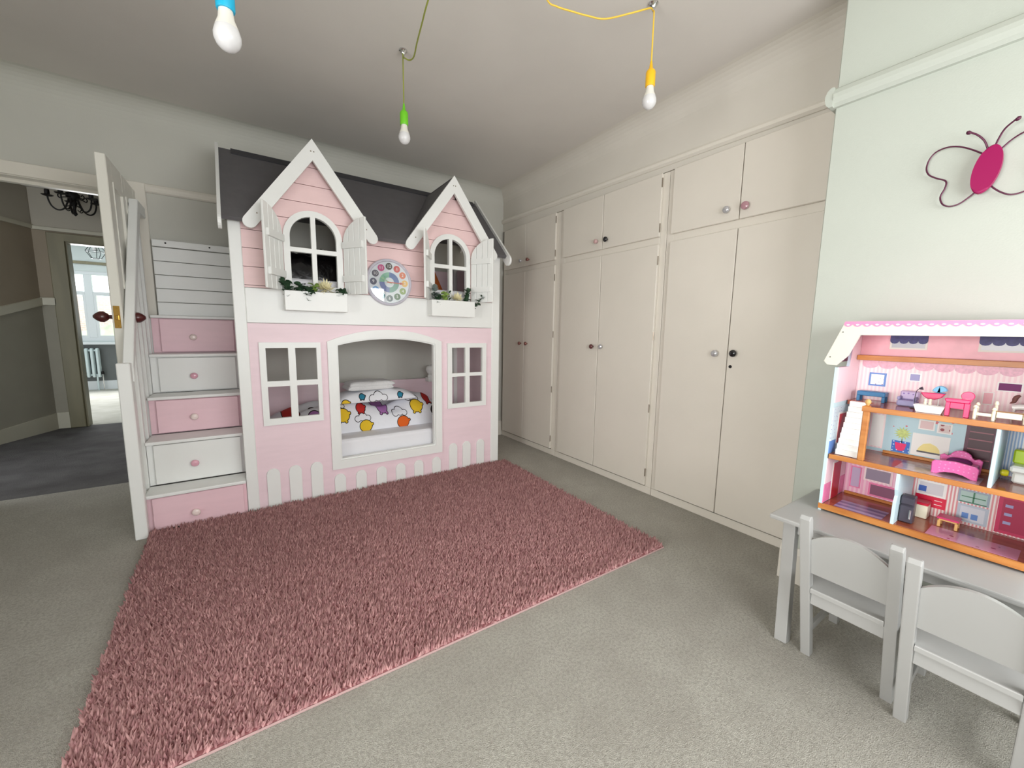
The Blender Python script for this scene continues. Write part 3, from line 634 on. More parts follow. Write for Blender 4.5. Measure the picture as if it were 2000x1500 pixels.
pl = cushion('pillow', pO, .315, .15, .085, mPil, p=3.2, n=30, lump=.08, seed=8, flat=.2, rotz=.03, origin=pO); tag(pl, 'white pillow with a black outlined cloud lying on the duvet', 'pillow')
tw = thing('folded_towel', 'folded white towel lying on top of the cloud pillow in the lower bunk', 'towel', (.85, 3.42, .712))
for k, (dx, hz) in enumerate(((0, .034), (.012, .03))):
    cushion('towel_fold', (.85 + dx, 3.42, .725 + k * .03), .185, .105, hz, mTowel, tw, p=7, n=18, lump=.12, seed=20 + k, flat=.5, rotz=.05)
bg_ = cushion('bin_bag', (.46, 3.50, 1.556), .30, .22, .235, mBlack, p=3, n=40, lump=.22, seed=31, flat=.02, origin=(.46, 3.5, 1.556)); tag(bg_, 'shiny black bag lying on the upper bunk behind the left arched window', 'bag')
oc = thing('pennant', 'orange pointed cloth leaning on the upper bunk behind the right arched window', 'pennant', (1.50, 3.60, 1.546))
poly('pennant_cloth', [(1.36, 1.547), (1.645, 1.547), (1.49, 1.87)], 'Y', 3.60, 3.612, mOrange, oc)

# ------------------------------------------------------------------ storage staircase
st = thing('storage_staircase', 'white and pink staircase of drawers with a slatted handrail, left of the house bed', 'staircase', (-.31, 3.4, 0))
NY = [2.975, 3.135, 3.335, 3.525, 3.705]; NZ = [.228, .508, .755, 1.02, 1.285]
prev = 0.0
for k in range(5):
    y, z = NY[k], NZ[k]; yn = NY[k + 1] if k < 4 else 3.80
    box('tread', -.530, -.042, y, (yn + .02) if k < 4 else 3.80, z - .020, z, mWhite, st, bv=.005, seg=2)
    fm, km = ((mPinkD, mKnobC), (mWhite, mKnobP))[k % 2]
    x0 = -.520 + .004 * k
    fr = box('riser', -.530, -.042, y + .034, y + .046, prev + .001, z - .021, mWhite if k % 2 else mPinkD, st, bv=0)
    dr = box('drawer', x0 + .018, -.058, y + .012, y + .033, prev + .008, z - .026, fm, st, bv=.003)
    lathe('knob', [(0, .009), (.010, .008), (.015, .019), (.024, .022), (.031, .018), (.034, .008)], (-.302, y + .012, (prev + z - .02) / 2 - (.01 if k else .02)), (0, -1, 0), km, dr, n=18)
    prev = z
side = [(2.99, 0)]
for k in range(5): side += [(NY[k] + .02, (NZ[k - 1] if k else 0)), (NY[k] + .02, NZ[k] - .021)]
side = [(3.0, .001), (3.80, .001), (3.80, NZ[4] - .022)]
for k in range(4, -1, -1): side += [(NY[k] + .048, NZ[k] - .022), (NY[k] + .048, (NZ[k - 1] - .022) if k else .001)]
side = side[1:-1]
poly('side_panel', side + [(NY[0] + .048, .001)], 'X', -.556, -.531, mWhite, st)
box('newel_post', -.574, -.518, 2.915, 2.962, 0, 1.005, mWhite, st, bv=.004)
poly('handrail', [(2.9625, .90), (3.61, 1.945), (3.80, 1.945), (3.80, 2.015), (3.575, 2.015), (2.9625, .995)], 'X', -.556, -.512, mWhite, st, bv=.004)
hz = lambda y: min(1.945, .90 + (y - 2.9625) * 1.045 / .6475)
for i, y in enumerate((3.05, 3.175, 3.30, 3.425, 3.55, 3.675)):
    kk = max([j for j in range(5) if NY[j] + .048 < y - .012] + [-1]); zb = NZ[kk] - .022 if kk >= 0 else .0
    box('baluster', -.552, -.532, y - .014, y + .014, zb, hz(y - .014) + .002, mWhite, st, bv=.002)
for k in range(5): box('back_plank', -.495, -.045, 3.802, 3.818, 1.286 + k * .096, 1.286 + (k + 1) * .096 - .004, mWhite, st, bv=.002)
br = box('back_rail', -.495, -.045, 3.797, 3.818, 1.768, 1.815, mWhite, st, bv=.003)
for x in (-.42, -.17): lathe('screw', [(0, .006), (.002, .005)], (x, 3.797, 1.795), (0, -1, 0), mIron, br, n=10)

# ------------------------------------------------------------------ clock
CC = (.921, 2.975, 1.556)
ck = thing('wall_clock', 'round white learning clock with coloured number discs, hanging between the two gables', 'clock', (.921, 2.99, 1.39))
mRim = mat('lilac_white_plastic', (214, 212, 224), .3); mFace = mat('clock_face_paper', (226, 232, 238), .5); mNum = mat('white_print', (248, 248, 248), .5)
n = 48
lathe('rim', [(0, .160), (.0, .169), (-.012, .170), (-.024, .164), (-.027, .156), (-.020, .150), (-.006, .149)], (CC[0], 3.008, CC[2]), (0, 1, 0), mRim, ck, n=48)
lathe('face', [(0, .151), (.008, .151)], (CC[0], 2.996, CC[2]), (0, 1, 0), mFace, ck, n=48)
cols = {12: (44, 30, 34), 1: (206, 44, 48), 2: (224, 112, 66), 3: (240, 190, 90), 4: (142, 168, 92), 5: (64, 106, 66), 6: (62, 82, 92), 7: (60, 140, 150), 8: (84, 158, 220), 9: (58, 60, 96), 10: (58, 46, 78), 11: (206, 70, 140)}
for h, c in cols.items():
    a = PI / 2 - h * PI / 6; x, z = CC[0] + .116 * math.cos(a), CC[2] + .116 * math.sin(a)
    dsk = lathe('number_disc', [(0, .0245), (.002, .0245)], (x, 2.9940, z), (0, 1, 0), mat('disc_%d' % h, c, .5), ck, n=20)
    text_mesh('number', str(h), .031, mNum, dsk, (x, 2.9930, z))
for q, c in enumerate(((66, 100, 168), (112, 164, 150), (104, 120, 180), (128, 186, 160))):
    a0 = 90 - 90 * q; O = arcpts(CC[0], CC[2], .073, a0, a0 - 90, 10) + arcpts(CC[0], CC[2], .036, a0 - 90, a0, 10)
    poly('quarter_ring', O, 'Y', 2.9935, 2.9955, mat('quarter_%d' % q, c, .5), ck)
def hand(name, ang_deg, L, w, c, y):
    a = math.radians(90 - ang_deg); ux, uz = math.cos(a), math.sin(a); px, pz = -uz, ux
    pts = [(-.018, w), (L * .72, w), (L * .72, w * 2.6), (L, 0), (L * .72, -w * 2.6), (L * .72, -w), (-.018, -w)]
    poly(name, [(CC[0] + s_ * ux + t_ * px, CC[2] + s_ * uz + t_ * pz) for s_, t_ in pts], 'Y', y, y + .0015, mat(name + '_enamel', c, .4), ck)
hand('minute_hand', 92, .108, .0035, (196, 58, 40), 2.988); hand('hour_hand', 298, .07, .004, (150, 196, 150), 2.9905)
lathe('glass_cover', [(0, .150), (.0012, .150)], (CC[0], 2.9835, CC[2]), (0, 1, 0), glass('clock_glass', .09), ck, n=48)

# ------------------------------------------------------------------ artificial plants in the planter boxes
mStem = mat('plant_stem', (60, 84, 52), .6); mLeafD = mat('dark_green_leaf', (46, 74, 50), .5, var=.2, scale=20); mLeafL = mat('light_green_leaf', (138, 166, 84), .5, var=.2, scale=20); mLeafG = mat('grey_green_leaf', (120, 132, 128), .6, var=.15, scale=20)
mPet = mat('cream_petal', (244, 236, 196), .6)
def leaf_mesh(L, w):
    bm = bmesh.new(); mid = [bm.verts.new((L * t, 0, .12 * L * math.sin(PI * t))) for t in (0, .3, .6, .85, 1)]
    for s in (-1, 1):
        ed = [bm.verts.new((L * t, s * w * k, .12 * L * math.sin(PI * t) + .15 * w)) for t, k in ((.15, .45), (.4, .5), (.7, .42), (.9, .2))]
        for q in ((mid[0], mid[1], ed[0]), (mid[1], ed[1], ed[0]), (mid[1], mid[2], ed[1]), (mid[2], ed[2], ed[1]), (mid[2], mid[3], ed[2]), (mid[3], ed[3], ed[2]), (mid[3], mid[4], ed[3])): bm.faces.new(q if s > 0 else q[::-1])
    me = bpy.data.meshes.new('leaf'); bm.to_mesh(me); bm.free(); return me
def sprig(label, base, tip, nl, m, L, w, seed):
    t = thing('leaf_sprig', label, 'artificial plant', base); rs = random.Random(seed)
    b, e = Vector(base), Vector(tip); mid = (b + e) / 2 + Vector((0, 0, .012)); P = smooth_path([b, mid, e], 4); tube('stem', P, .0018, mStem, t, n=5)
    me = leaf_mesh(L * 1.15, w * 1.25); me.materials.append(m)
    nl = int(nl * 1.7); L *= 1.1
    for i in range(nl):
        p = P[int(len(P) * (.30 + .68 * i / nl))]
        o = bpy.data.objects.new('leaf', me); COL.objects.link(o); o.parent = t; o.location = p - b
        o.rotation_euler = (rs.uniform(-.6, .6), rs.uniform(-.9, .3), i * 2.4 + rs.uniform(-.4, .4)); ORG[o.name] = Vector(base)
    return t
def bloom(label, base, top, r, seed):
    t = thing('artificial_flower', label, 'artificial flower', base); rs = random.Random(seed)
    tube('stem', [base, top], .003, mStem, t, n=6)
    bm = bmesh.new(); N = 84
    for i in range(N):
        # layered petals over a dome facing up and forwards
        f = (i + .5) / N; ph = i * 2.39996; th = math.acos(1 - f * 1.25)
        d_ = Vector((math.sin(th) * math.cos(ph), math.sin(th) * math.sin(ph), math.cos(th))); d_.rotate(Matrix.Rotation(.5, 3, 'X'))
        s = d_.cross(Vector((.3, .2, 1))).normalized(); q = Vector(top); rr = r * (1.08 if i % 2 else .82) * rs.uniform(.9, 1.08)
        a = bm.verts.new(q + d_ * rr * .15); b1 = bm.verts.new(q + d_ * rr * .7 + s * r * .13); b2 = bm.verts.new(q + d_ * rr * .7 - s * r * .13); c1 = bm.verts.new(q + d_ * rr * 1.12 + Vector((0, 0, r * .14)))
        bm.faces.new((a, b1, b2)); bm.faces.new((b1, c1, b2))
    bmesh.ops.recalc_face_normals(bm, faces=bm.faces)
    o = finish('bloom', bm, mPet, t); o['kind'] = 'stuff'
ZB = 1.337
bloom('cream chrysanthemum bloom in the left planter box', (.475, 2.965, ZB), (.475, 2.95, 1.470), .056, 1)
bloom('cream chrysanthemum bloom in the right planter box', (1.455, 2.965, ZB), (1.455, 2.95, 1.462), .046, 2)
sprig('dark leafy sprig at the left end of the left planter box', (.275, 2.965, ZB), (.235, 2.93, 1.50), 9, mLeafD, .042, .03, 1)
sprig('dark green sprig left of centre in the left planter box', (.33, 2.965, ZB), (.325, 2.925, 1.48), 11, mLeafD, .038, .034, 2)
sprig('dark round leaved sprig hanging over the front of the left planter box', (.365, 2.965, ZB), (.37, 2.905, 1.452), 10, mLeafD, .036, .036, 3)
sprig('light green sprig beside the cream bloom in the left planter box', (.40, 2.965, ZB), (.405, 2.935, 1.485), 11, mLeafL, .036, .03, 4)
sprig('dark green sprig at the right end of the left planter box', (.555, 2.965, ZB), (.575, 2.93, 1.465), 11, mLeafD, .036, .032, 5)
sprig('grey green sprig at the left end of the right planter box', (1.265, 2.965, ZB), (1.255, 2.93, 1.53), 13, mLeafG, .036, .03, 6)
sprig('dark green sprig low at the left of the right planter box', (1.30, 2.965, ZB), (1.28, 2.925, 1.47), 11, mLeafD, .036, .032, 7)
sprig('light green sprig left of the bloom in the right planter box', (1.335, 2.965, ZB), (1.345, 2.935, 1.50), 11, mLeafL, .036, .028, 8)
sprig('dark sprig curling up between the light leaves and the bloom of the right planter box', (1.385, 2.965, ZB), (1.38, 2.94, 1.505), 7, mLeafD, .026, .014, 9)
sprig('tall dark eucalyptus sprig right of the bloom in the right planter box', (1.54, 2.965, ZB), (1.545, 2.935, 1.53), 11, mLeafD, .036, .03, 10)
sprig('dark eucalyptus sprig reaching out over the right end of the right planter box', (1.57, 2.965, ZB), (1.68, 2.90, 1.50), 11, mLeafD, .032, .026, 11)

# ------------------------------------------------------------------ pendant lamps
def pendant(label, x, y, z0, mh, mc, cord, bulb_r=.032, hook=True):
    t = thing('pendant_lamp', label, 'pendant lamp', (x, y, ZC))
    if hook:
        lathe('ceiling_hook', [(0, .022), (.006, .022), (.012, .014), (.03, .006), (.04, .005)], (cord[0][0], cord[0][1], ZC), (0, 0, -1), mSteel, t, n=14)
    for c in cord[1]: tube('cord', smooth_path(c, 5), .0035, mc, t, n=6)
    L = .102
    bulb = lathe('bulb', [(0, .006), (.004, .016), (.014, .026), (.027, .0315), (.038, .032), (.052, .0285), (.055, .0275)], (x, y, z0), (0, 0, 1), mBulb, t, n=24)
    lathe('bulb_collar', [(0, .0275), (.022, .019), (.042, .0165), (.052, .016)], (x, y, z0 + .055), (0, 0, 1), mBulbC, t, n=24)
    lathe('holder', [(0, .0205), (.004, .022), (.06, .022), (.068, .019), (.078, .009), (.11, .0045)], (x, y, z0 + .098), (0, 0, 1), mh, t, n=20)
hz_ = ZC - .035
pendant('pendant lamp with a green holder and white bulb, hanging in front of the bed gables', .808, 2.29, 2.232, mGrnH, mGrn,
        ((.815, 2.305), [[(.808, 2.29, 2.43), (.808, 2.29, hz_ - .01), (.815, 2.305, hz_)], [(.815, 2.300, hz_), (.79, 2.215, 2.625), (.806, 2.185, 2.605), (.812, 2.138, 2.60), (.79, 2.036, 2.60), (.764, 1.903, 2.60), (.742, 1.77, 2.61), (.73, 1.55, 2.66), (.72, 1.35, ZC - .02)]]))
pendant('pendant lamp with a yellow holder and white bulb, hanging before the wardrobes', 1.655, 1.318, 2.259, mYelH, mYel,
        ((1.66, 1.328), [[(1.655, 1.318, 2.46), (1.655, 1.318, hz_ - .03), (1.660, 1.325, hz_)], [(1.655, 1.326, hz_), (1.60, 1.30, 2.655), (1.51, 1.318, 2.61), (1.428, 1.401, 2.60), (1.35, 1.435, 2.60), (1.284, 1.455, 2.60), (1.203, 1.476, 2.60), (1.148, 1.475, 2.605), (.98, 1.40, 2.64), (.75, 1.30, ZC - .02)]]))
pendant('pendant lamp with a blue holder and white bulb, nearest the camera at the top edge', .013, 1.395, 1.936, mBluH, mBlu,
        ((.013, 1.41), [[(.013, 1.395, 2.14), (.013, 1.395, hz_ - .03), (.013, 1.405, hz_)], [(.013, 1.40, hz_), (.2, 1.42, 2.58), (.45, 1.36, 2.60), (.68, 1.30, ZC - .02)]]))
rose = lathe('ceiling_rose', [(0, .06), (.012, .06), (.025, .05), (.03, .02)], (.72, 1.3, ZC), (0, 0, -1), mWhite, n=24, origin=(.72, 1.3, ZC)); tag(rose, 'white ceiling rose the coloured lamp cords spread from', 'ceiling rose')

# ------------------------------------------------------------------ rug
rc = [(-.512, 2.955), (1.955, 2.985), (1.905, 1.25), (-.47, 1.285)]
rg = thing('shag_rug', 'dusty pink shaggy rectangular rug lying on the cream carpet before the bed', 'rug', (.72, 2.1, 0))
mRugB = mat('rug_backing', (150, 96, 98), .95)
poly('backing', [rc[3], rc[2], rc[1], rc[0]], 'Z', .001, .012, mRugB, rg)
bm = bmesh.new(); hem = [Vector((x, y, .006)) for x, y in (rc[3], rc[2])]
tube('hem', [hem[0] + Vector((0, -.003, -.002)), hem[1] + Vector((0, -.003, -.002))], .004, mat('pale_rug_hem', (196, 164, 162), .9), rg, n=6)
N = 92000
A = np.array(rc); u = rng.random(N); v = rng.random(N)
P0 = (A[0][None] * ((1 - u) * (1 - v))[:, None] + A[1][None] * (u * (1 - v))[:, None] + A[2][None] * (u * v)[:, None] + A[3][None] * ((1 - u) * v)[:, None])
x, y = P0[:, 0], P0[:, 1]
fa = 1.2 * np.sin(1.7 * x + 1.1 * y) + 1.0 * np.sin(2.9 * y - 1.3 * x + 1.0) + rng.uniform(-2.4, 2.4, N)
ln = .004 + .012 * rng.random(N)
hgt = .010 + .026 * rng.random(N) + .003 * np.sin(9 * x + 3 * np.sin(5 * y)) * np.sin(8 * y)
tip = np.stack([x + ln * np.cos(fa), y + ln * np.sin(fa), hgt + .008], 1)
inside = (tip[:, 1] < 2.978) & (tip[:, 0] > -.516)
tip[~inside, 0] = np.maximum(tip[~inside, 0], -.516); tip[~inside, 1] = np.minimum(tip[~inside, 1], 2.978)
th = rng.random(N) * 6.283; rb = .0056 + .0034 * rng.random(N)
base = [np.stack([x + rb * np.cos(th + k * 2.0944), y + rb * np.sin(th + k * 2.0944), np.full(N, .010)], 1) for k in range(3)]
VV = np.stack(base + [tip], 1).reshape(-1, 3) - np.array([.72, 2.1, 0])
idx = np.arange(N)[:, None] * 4
F = np.concatenate([idx + np.array([[0, 1, 3]]), idx + np.array([[1, 2, 3]]), idx + np.array([[2, 0, 3]])], 1).reshape(-1)
me = bpy.data.meshes.new('pile'); me.vertices.add(N * 4); me.vertices.foreach_set('co', VV.astype(np.float32).reshape(-1))
me.loops.add(len(F)); me.loops.foreach_set('vertex_index', F.astype(np.int32)); me.polygons.add(len(F) // 3)
me.polygons.foreach_set('loop_start', np.arange(0, len(F), 3, dtype=np.int32))
at = me.attributes.new('tone', 'FLOAT', 'POINT'); at.data.foreach_set('value', np.repeat(rng.random(N), 4).astype(np.float32))
me.update(calc_edges=True); me.materials.append(tone('dusty_pink_yarn', (220, 172, 170), (166, 118, 120)))
po = bpy.data.objects.new('pile', me); COL.objects.link(po); po.parent = rg; po['kind'] = 'stuff'; ORG[po.name] = Vector((.72, 2.1, 0))

# ------------------------------------------------------------------ table and chairs
TB = thing('play_table', 'low grey childs table against the chimney breast, carrying the dolls house', 'table', (1.94, .2, 0))
box('tabletop', 1.70, 2.165, -.26, .655, .482, .50, mGrey, TB, bv=.005, seg=2)
for sx, xt, xb in ((0, 1.765, 1.712), (1, 2.10, 2.14)):
    for yt, yb in ((.600, .570), (-.205, -.175)):
        beam('leg', (xb, yb, 0), (xt, yt, .482), .042, .042, mGrey, TB, up=(0, 1, 0))
box('apron', 1.755, 1.772, -.18, .575, .43, .482, mGrey, TB); box('apron', 2.095, 2.112, -.18, .575, .43, .482, mGrey, TB)
def chair(label, loc, rz):
    t = thing('play_chair', label, 'chair', (0, 0, 0), 'grey play chairs')
    hw = .1150; lean = .155; H = .595
    X = lambda z: .0 - lean * z / H      # back line of the posts
    for s in (-1, 1):
        # back post: straight, leaning, rounded top
        r = .014; bm = bmesh.new(); prof = [(X(0) + .034, 0.0), (X(H) + .030, H - .012), (X(H) + .020, H), (X(H) + .008, H), (X(H) - .001, H - .012), (X(0), 0.0)]
        poly('back_post', prof, 'Y', s * hw - .0155, s * hw + .0155, mGrey, t, bv=.003, seg=2)
        beam('front_leg', (.315, s * (hw + .004), 0), (.265, s * hw, .292), .03, .03, mGrey, t, up=(0, 1, 0))
        beam('side_stretcher', (X(.10) + .03, s * hw, .105), (.297, s * hw, .105), .014, .028, mGrey, t)
        beam('side_rail', (X(.27) + .03, s * hw, .270), (.257, s * hw, .270), .016, .042, mGrey, t)
    # backrest: a board with an arched top set between the posts, tilted with them
    bm = bmesh.new(); iw = hw - .0155; n_ = 14; fr, bk = [], []
    def bp(y, h, off): z = h; return (X(z) + .010 + off, y, z)
    ys = [-iw + 2 * iw * i / n_ for i in range(n_ + 1)]
    top = lambda y: .508 + .046 * (1 - (y / iw) ** 2)
    for off, L in ((0, fr), (.016, bk)):
        L.append([bm.verts.new(bp(y, .372, off)) for y in ys]); L.append([bm.verts.new(bp(y, top(y), off)) for y in ys])
    for i in range(n_):
        bm.faces.new((fr[0][i], fr[0][i + 1], fr[1][i + 1], fr[1][i])); bm.faces.new((bk[0][i], bk[1][i], bk[1][i + 1], bk[0][i + 1]))
        bm.faces.new((fr[1][i], fr[1][i + 1], bk[1][i + 1], bk[1][i])); bm.faces.new((fr[0][i], bk[0][i], bk[0][i + 1], fr[0][i + 1]))
    bm.faces.new((fr[0][0], fr[1][0], bk[1][0], bk[0][0])); bm.faces.new((fr[0][-1], bk[0][-1], bk[1][-1], fr[1][-1]))
    finish('backrest', bm, mGrey, t)
    poly('seat', [(X(.30) - .002, -iw + .001), (X(.30) + .036, -iw + .001), (X(.30) + .036, -hw - .014), (.285, -hw - .014), (.295, -hw), (.295, hw), (.285, hw + .014), (X(.30) + .036, hw + .014), (X(.30) + .036, iw - .001), (X(.30) - .002, iw - .001)], 'Z', .293, .313, mGrey, t, bv=.004, seg=2)
    box('back_rail', X(.27) + .006, X(.27) + .022, -iw, iw, .245, .2925, mGrey, t, bv=.002); box('front_rail', .245, .261, -iw, iw, .25, .2925, mGrey, t, bv=.002)
    t.location = loc; t.rotation_euler = (0, 0, rz); ORG[t.name] = Vector(loc)
    return t
chair('grey childs chair tucked under the left end of the grey play table', (1.702, .374, 0), 0.0)
chair('grey childs chair pulled out slightly at the right edge, beside the other grey chair', (1.652, .100, 0), .015)

# ------------------------------------------------------------------ butterfly on the chimney breast
bf = thing('butterfly_ornament', 'magenta and plum wire butterfly ornament hanging on the chimney breast', 'wall ornament', (2.16, .28, 1.70))
bc = Vector((2.155, .282, 1.782)); bd = Vector((0, .30 - .268, .1)); 
bm = bmesh.new()
tilt = math.radians(-8)
PB = [(.032 * math.cos(t), .078 * math.sin(t)) for t in [2 * PI * i / 32 for i in range(32)]]
PB = [(bc.y + a * math.cos(tilt) - b * math.sin(tilt) , bc.z + a * math.sin(tilt) + b * math.cos(tilt)) for a, b in PB]
poly('body', [(2 * bc.y - a, b) for a, b in PB], 'X', 2.146, 2.166, mMag, bf, bv=.006, seg=3)
def wire(name, pts, r=.0032): return tube(name, smooth_path([(2.17, a, b) for a, b in pts], 5), .0026, mWire, bf, n=7)
WL = [(.298, 1.842), (.328, 1.867), (.357, 1.886), (.387, 1.895), (.415, 1.889), (.431, 1.868), (.436, 1.837), (.427, 1.812), (.405, 1.793), (.380, 1.776), (.379, 1.752), (.388, 1.723), (.380, 1.696), (.361, 1.683), (.338, 1.686), (.315, 1.704), (.298, 1.722)]
wire('wing', WL)
WRt = [(.262, 1.84), (.240, 1.865), (.215, 1.881), (.186, 1.888), (.160, 1.878), (.146, 1.855), (.148, 1.825), (.166, 1.80), (.186, 1.783), (.183, 1.758), (.170, 1.735), (.172, 1.705), (.194, 1.690), (.220, 1.687), (.242, 1.70), (.260, 1.718), (.272, 1.735)]
wire('wing', WRt)
for A_ in ([(.287, 1.850), (.297, 1.879), (.313, 1.901), (.330, 1.914)], [(.274, 1.850), (.266, 1.875), (.254, 1.90), (.233, 1.917)]):
    an = tube('antenna', smooth_path([(2.165 - .01 * i, a, b) for i, (a, b) in enumerate(A_)], 5), .0028, mWire, bf, n=7)
    lathe('antenna_tip', [(0, .003), (.004, .006), (.010, .006), (.014, .002)], (2.135, A_[-1][0], A_[-1][1] - .004), (0, .6 if A_[-1][0] > .28 else -.6, .6), mWire, an, n=10)
lathe('hanging_pin', [(0, .004), (.03, .004)], (2.160, .282, 1.79), (1, 0, 0), mSteel, bf, n=8)

# ------------------------------------------------------------------ dolls house
DH = thing('dolls_house', 'open fronted pink dolls house with a cream roof edge, standing on the grey table', 'dolls house', (2.03, .30, .50))
mOrg = mat('orange_wood', (206, 138, 70), .4, scale=6, rgb2=(184, 112, 48), stretch=(8, 1, 8)); mGloss = mat('glossy_brown_floor', (170, 92, 66), .12, scale=5, rgb2=(150, 74, 52), stretch=(6, 1, 1))
mPaleB = mat('pale_blue_print', (206, 232, 240), .4); mCreamR = mat('cream_roof_board', (222, 221, 209), .4, var=.01); mPinkS = stripes('pink_striped_paper', (246, 214, 220), (250, 232, 232), 520)
mPinkW = mat('pink_wall_print', (242, 182, 192), .4, var=.05, scale=30); mPinkDk = mat('deep_pink_print', (238, 130, 176), .4, var=.1, scale=40); mPinkC = mat('candy_pink_roof', (244, 140, 184), .4)
mBlueF = dots('blue_floral_paper', (190, 220, 230), (214, 110, 120), 26, .16); mKit = stripes('red_white_stripe', (244, 236, 232), (226, 150, 156), 700); mBlueD = mat('blue_print', (100, 142, 208), .4); mRedP = mat('red_door_print', (186, 24, 48), .4)
mWP = mat('white_print_card', (244, 243, 240), .4); mRoseF = dots('rose_floor_print', (206, 140, 168), (150, 60, 96), 30, .2, .12); mLavF = stripes('lilac_rug_print', (176, 160, 196), (120, 104, 150), 160, 0, .12)
mTeal = mat('teal_blue_plastic', (44, 112, 158), .4); mLav = mat('lavender_cloth', (168, 168, 208), .7); mLav2 = dots('lilac_spot_cloth', (206, 190, 226), (150, 120, 190), 70, .2); mHot = mat('hot_pink_plastic', (238, 36, 110), .3, coat=.3); mBub = dots('bubblegum_plastic', (236, 108, 178), (244, 150, 204), 90, .2, .3)
mCrm = mat('cream_plastic', (244, 240, 216), .4); mWhP = mat('white_plastic', (246, 246, 242), .25); mLime = mat('lime_plastic', (186, 214, 40), .3); mYl = mat('yellow_plastic', (222, 210, 40), .35); mDk = mat('charcoal_plastic', (66, 62, 74), .3); mPlum = mat('plum_print', (92, 30, 60), .4, var=.2, scale=50); mSky = mat('sky_blue_plastic', (104, 180, 222), .35); mBrn = mat('brown_hair', (120, 76, 72), .6); mTan = mat('tan_wood', (222, 176, 110), .45); mGrnP = mat('green_window_print', (70, 130, 96), .4); mCrims = mat('crimson_print', (200, 44, 92), .4, var=.08, scale=30); mViolet = mat('violet_cloth', (122, 40, 110), .6)
XF, XB, YL, YR = 1.915, 2.145, .565, .040
# shells
side_pts = [(XF, .50), (XB, .50), (XB, 1.262), (2.10, 1.262), (2.06, 1.17), (2.04, 1.085), (XF, 1.085)]
sideL = poly('side_panel', side_pts, 'Y', YL - .010, YL, mPaleB, DH); poly('side_panel', side_pts, 'Y', YR - .01, YR, mPaleB, DH)
# printed lining of the left wall
def lin_(name, pts, m, y0=YL - .0125, y1=YL - .0101, par=None): return poly(name, pts, 'Y', y0, y1, m, par or sideL)
lin_('wall_print', [(XF + .002, .945), (XB - .002, .945), (XB - .002, 1.21), (2.085, 1.21), (2.055, 1.17), (2.04, 1.085), (XF + .002, 1.085)], mPinkS)
lin_('wall_print', [(XF + .002, .79), (XB - .002, .79), (XB - .002, .926), (XF + .002, .926)], dots('pale_blue_sprig_paper', (214, 230, 240), (150, 140, 190), 60, .14)); lin_('wall_print', [(XF + .002, .739), (1.98, .739), (1.98, .789), (XF + .002, .789)], mBlueD)
lin_('wall_print', [(XF + .002, .61), (XB - .002, .61), (XB - .002, .719), (XF + .002, .719)], mPinkS); lin_('wall_print', [(XF + .002, .531), (XB - .002, .531), (XB - .002, .609), (XF + .002, .609)], mPinkDk)
for z0, z1, xa, xb in ((.775, .893, 1.985, 2.075), (.531, .685, 1.995, 2.075)):
    lin_('printed_door_frame', [(xa - .008, z0 - .004 if z0 > .6 else z0), (xb + .008, z0 - .004 if z0 > .6 else z0), (xb + .008, z1 + .006), (xa - .008, z1 + .006)], mWP, YL - .0137, YL - .0126); lin_('printed_door', [(xa, z0), (xb, z0), (xb, z1), (xa, z1)], mRedP, YL - .0150, YL - .0138)
box('back_panel', XB, XB + .008, YR - .01, YL, .50, 1.262, mPinkW, DH, bv=0)
bl = lambda name, y0, y1, z0, z1, m, dep=.0015, x=XB: box(name, x - dep - .0003, x - .0003, y0, y1, z0, z1, m, DH, bv=0)
bl('wallpaper', YR, YL - .013, 1.132, 1.255, mPinkW); bl('wallpaper', YR, YL - .013, .948, 1.109, mPinkS); bl('wallpaper', .14, YL - .013, .739, .928, mBlueF); bl('wallpaper', YR, .139, .739, .928, stripes('blue_white_tile_paper', (150, 180, 222), (230, 236, 246), 900)); bl('wallpaper', .346, YL - .013, .531, .719, stripes('rose_stripe_paper', (240, 176, 206), (248, 206, 222), 420)); bl('wallpaper', YR, .345, .531, .719, mKit)
# scalloped pelmet print under the attic shelf
for k in range(9): 
    y = YL - .05 - k * .052; poly('printed_valance', [(y - .026, 1.108), (y + .026, 1.108)] + arcpts(y, 1.092, .026, 0, 180, 8)[::1] if False else [(y - .0255, 1.108), (y - .0255, 1.094)] + [(y + .0255 * math.cos(t), 1.094 - .016 * math.sin(t)) for t in [PI - PI * i / 8 for i in range(9)]] + [(y + .0255, 1.108)], 'X', XB - .0035, XB - .0019, mat('valance_%d' % k, (232, 176, 196), .4, var=.12, scale=120), DH)
def picture(y0, y1, z0, z1, frame, inner, name='printed_picture'):
    p = box(name, XB - .0034, XB - .0019, y0, y1, z0, z1, frame, DH, bv=0); b = min(y1 - y0, z1 - z0) * .12
    box('picture_field', XB - .0044, XB - .0035, y0 + b, y1 - b, z0 + b, z1 - b, inner, p, bv=0); return p
picture(.461, .514, 1.006, 1.060, mBlueD, dots('white_floral_card', (246, 246, 246), (150, 120, 160), 90, .2)); picture(.362, .396, 1.036, 1.068, mWP, mLav); picture(.12, .176, 1.026, 1.058, mWP, mViolet); picture(.178, .205, .975, 1.02, mWP, mPinkW)
for y0, y1 in ((.358, .464), (.115, .232)):
    p = picture(y0, y1, 1.158, 1.21, mCreamR, mat('grey_glass_print', (176, 182, 188), .3), 'printed_window')
    for k in range(4):
        q = (y1 - y0) / 4; yc = y0 + q * (k + .5); poly('printed_curtain', [(yc - q / 2, 1.213), (yc - q / 2, 1.192)] + [(yc - q / 2 * math.cos(t), 1.192 - .012 * math.sin(t)) for t in [PI * i / 6 for i in range(7)]][1:] + [(yc + q / 2, 1.213)], 'X', XB - .0062, XB - .0045, mat('navy_curtain', (62, 64, 122), .5, var=.2, scale=90), p)
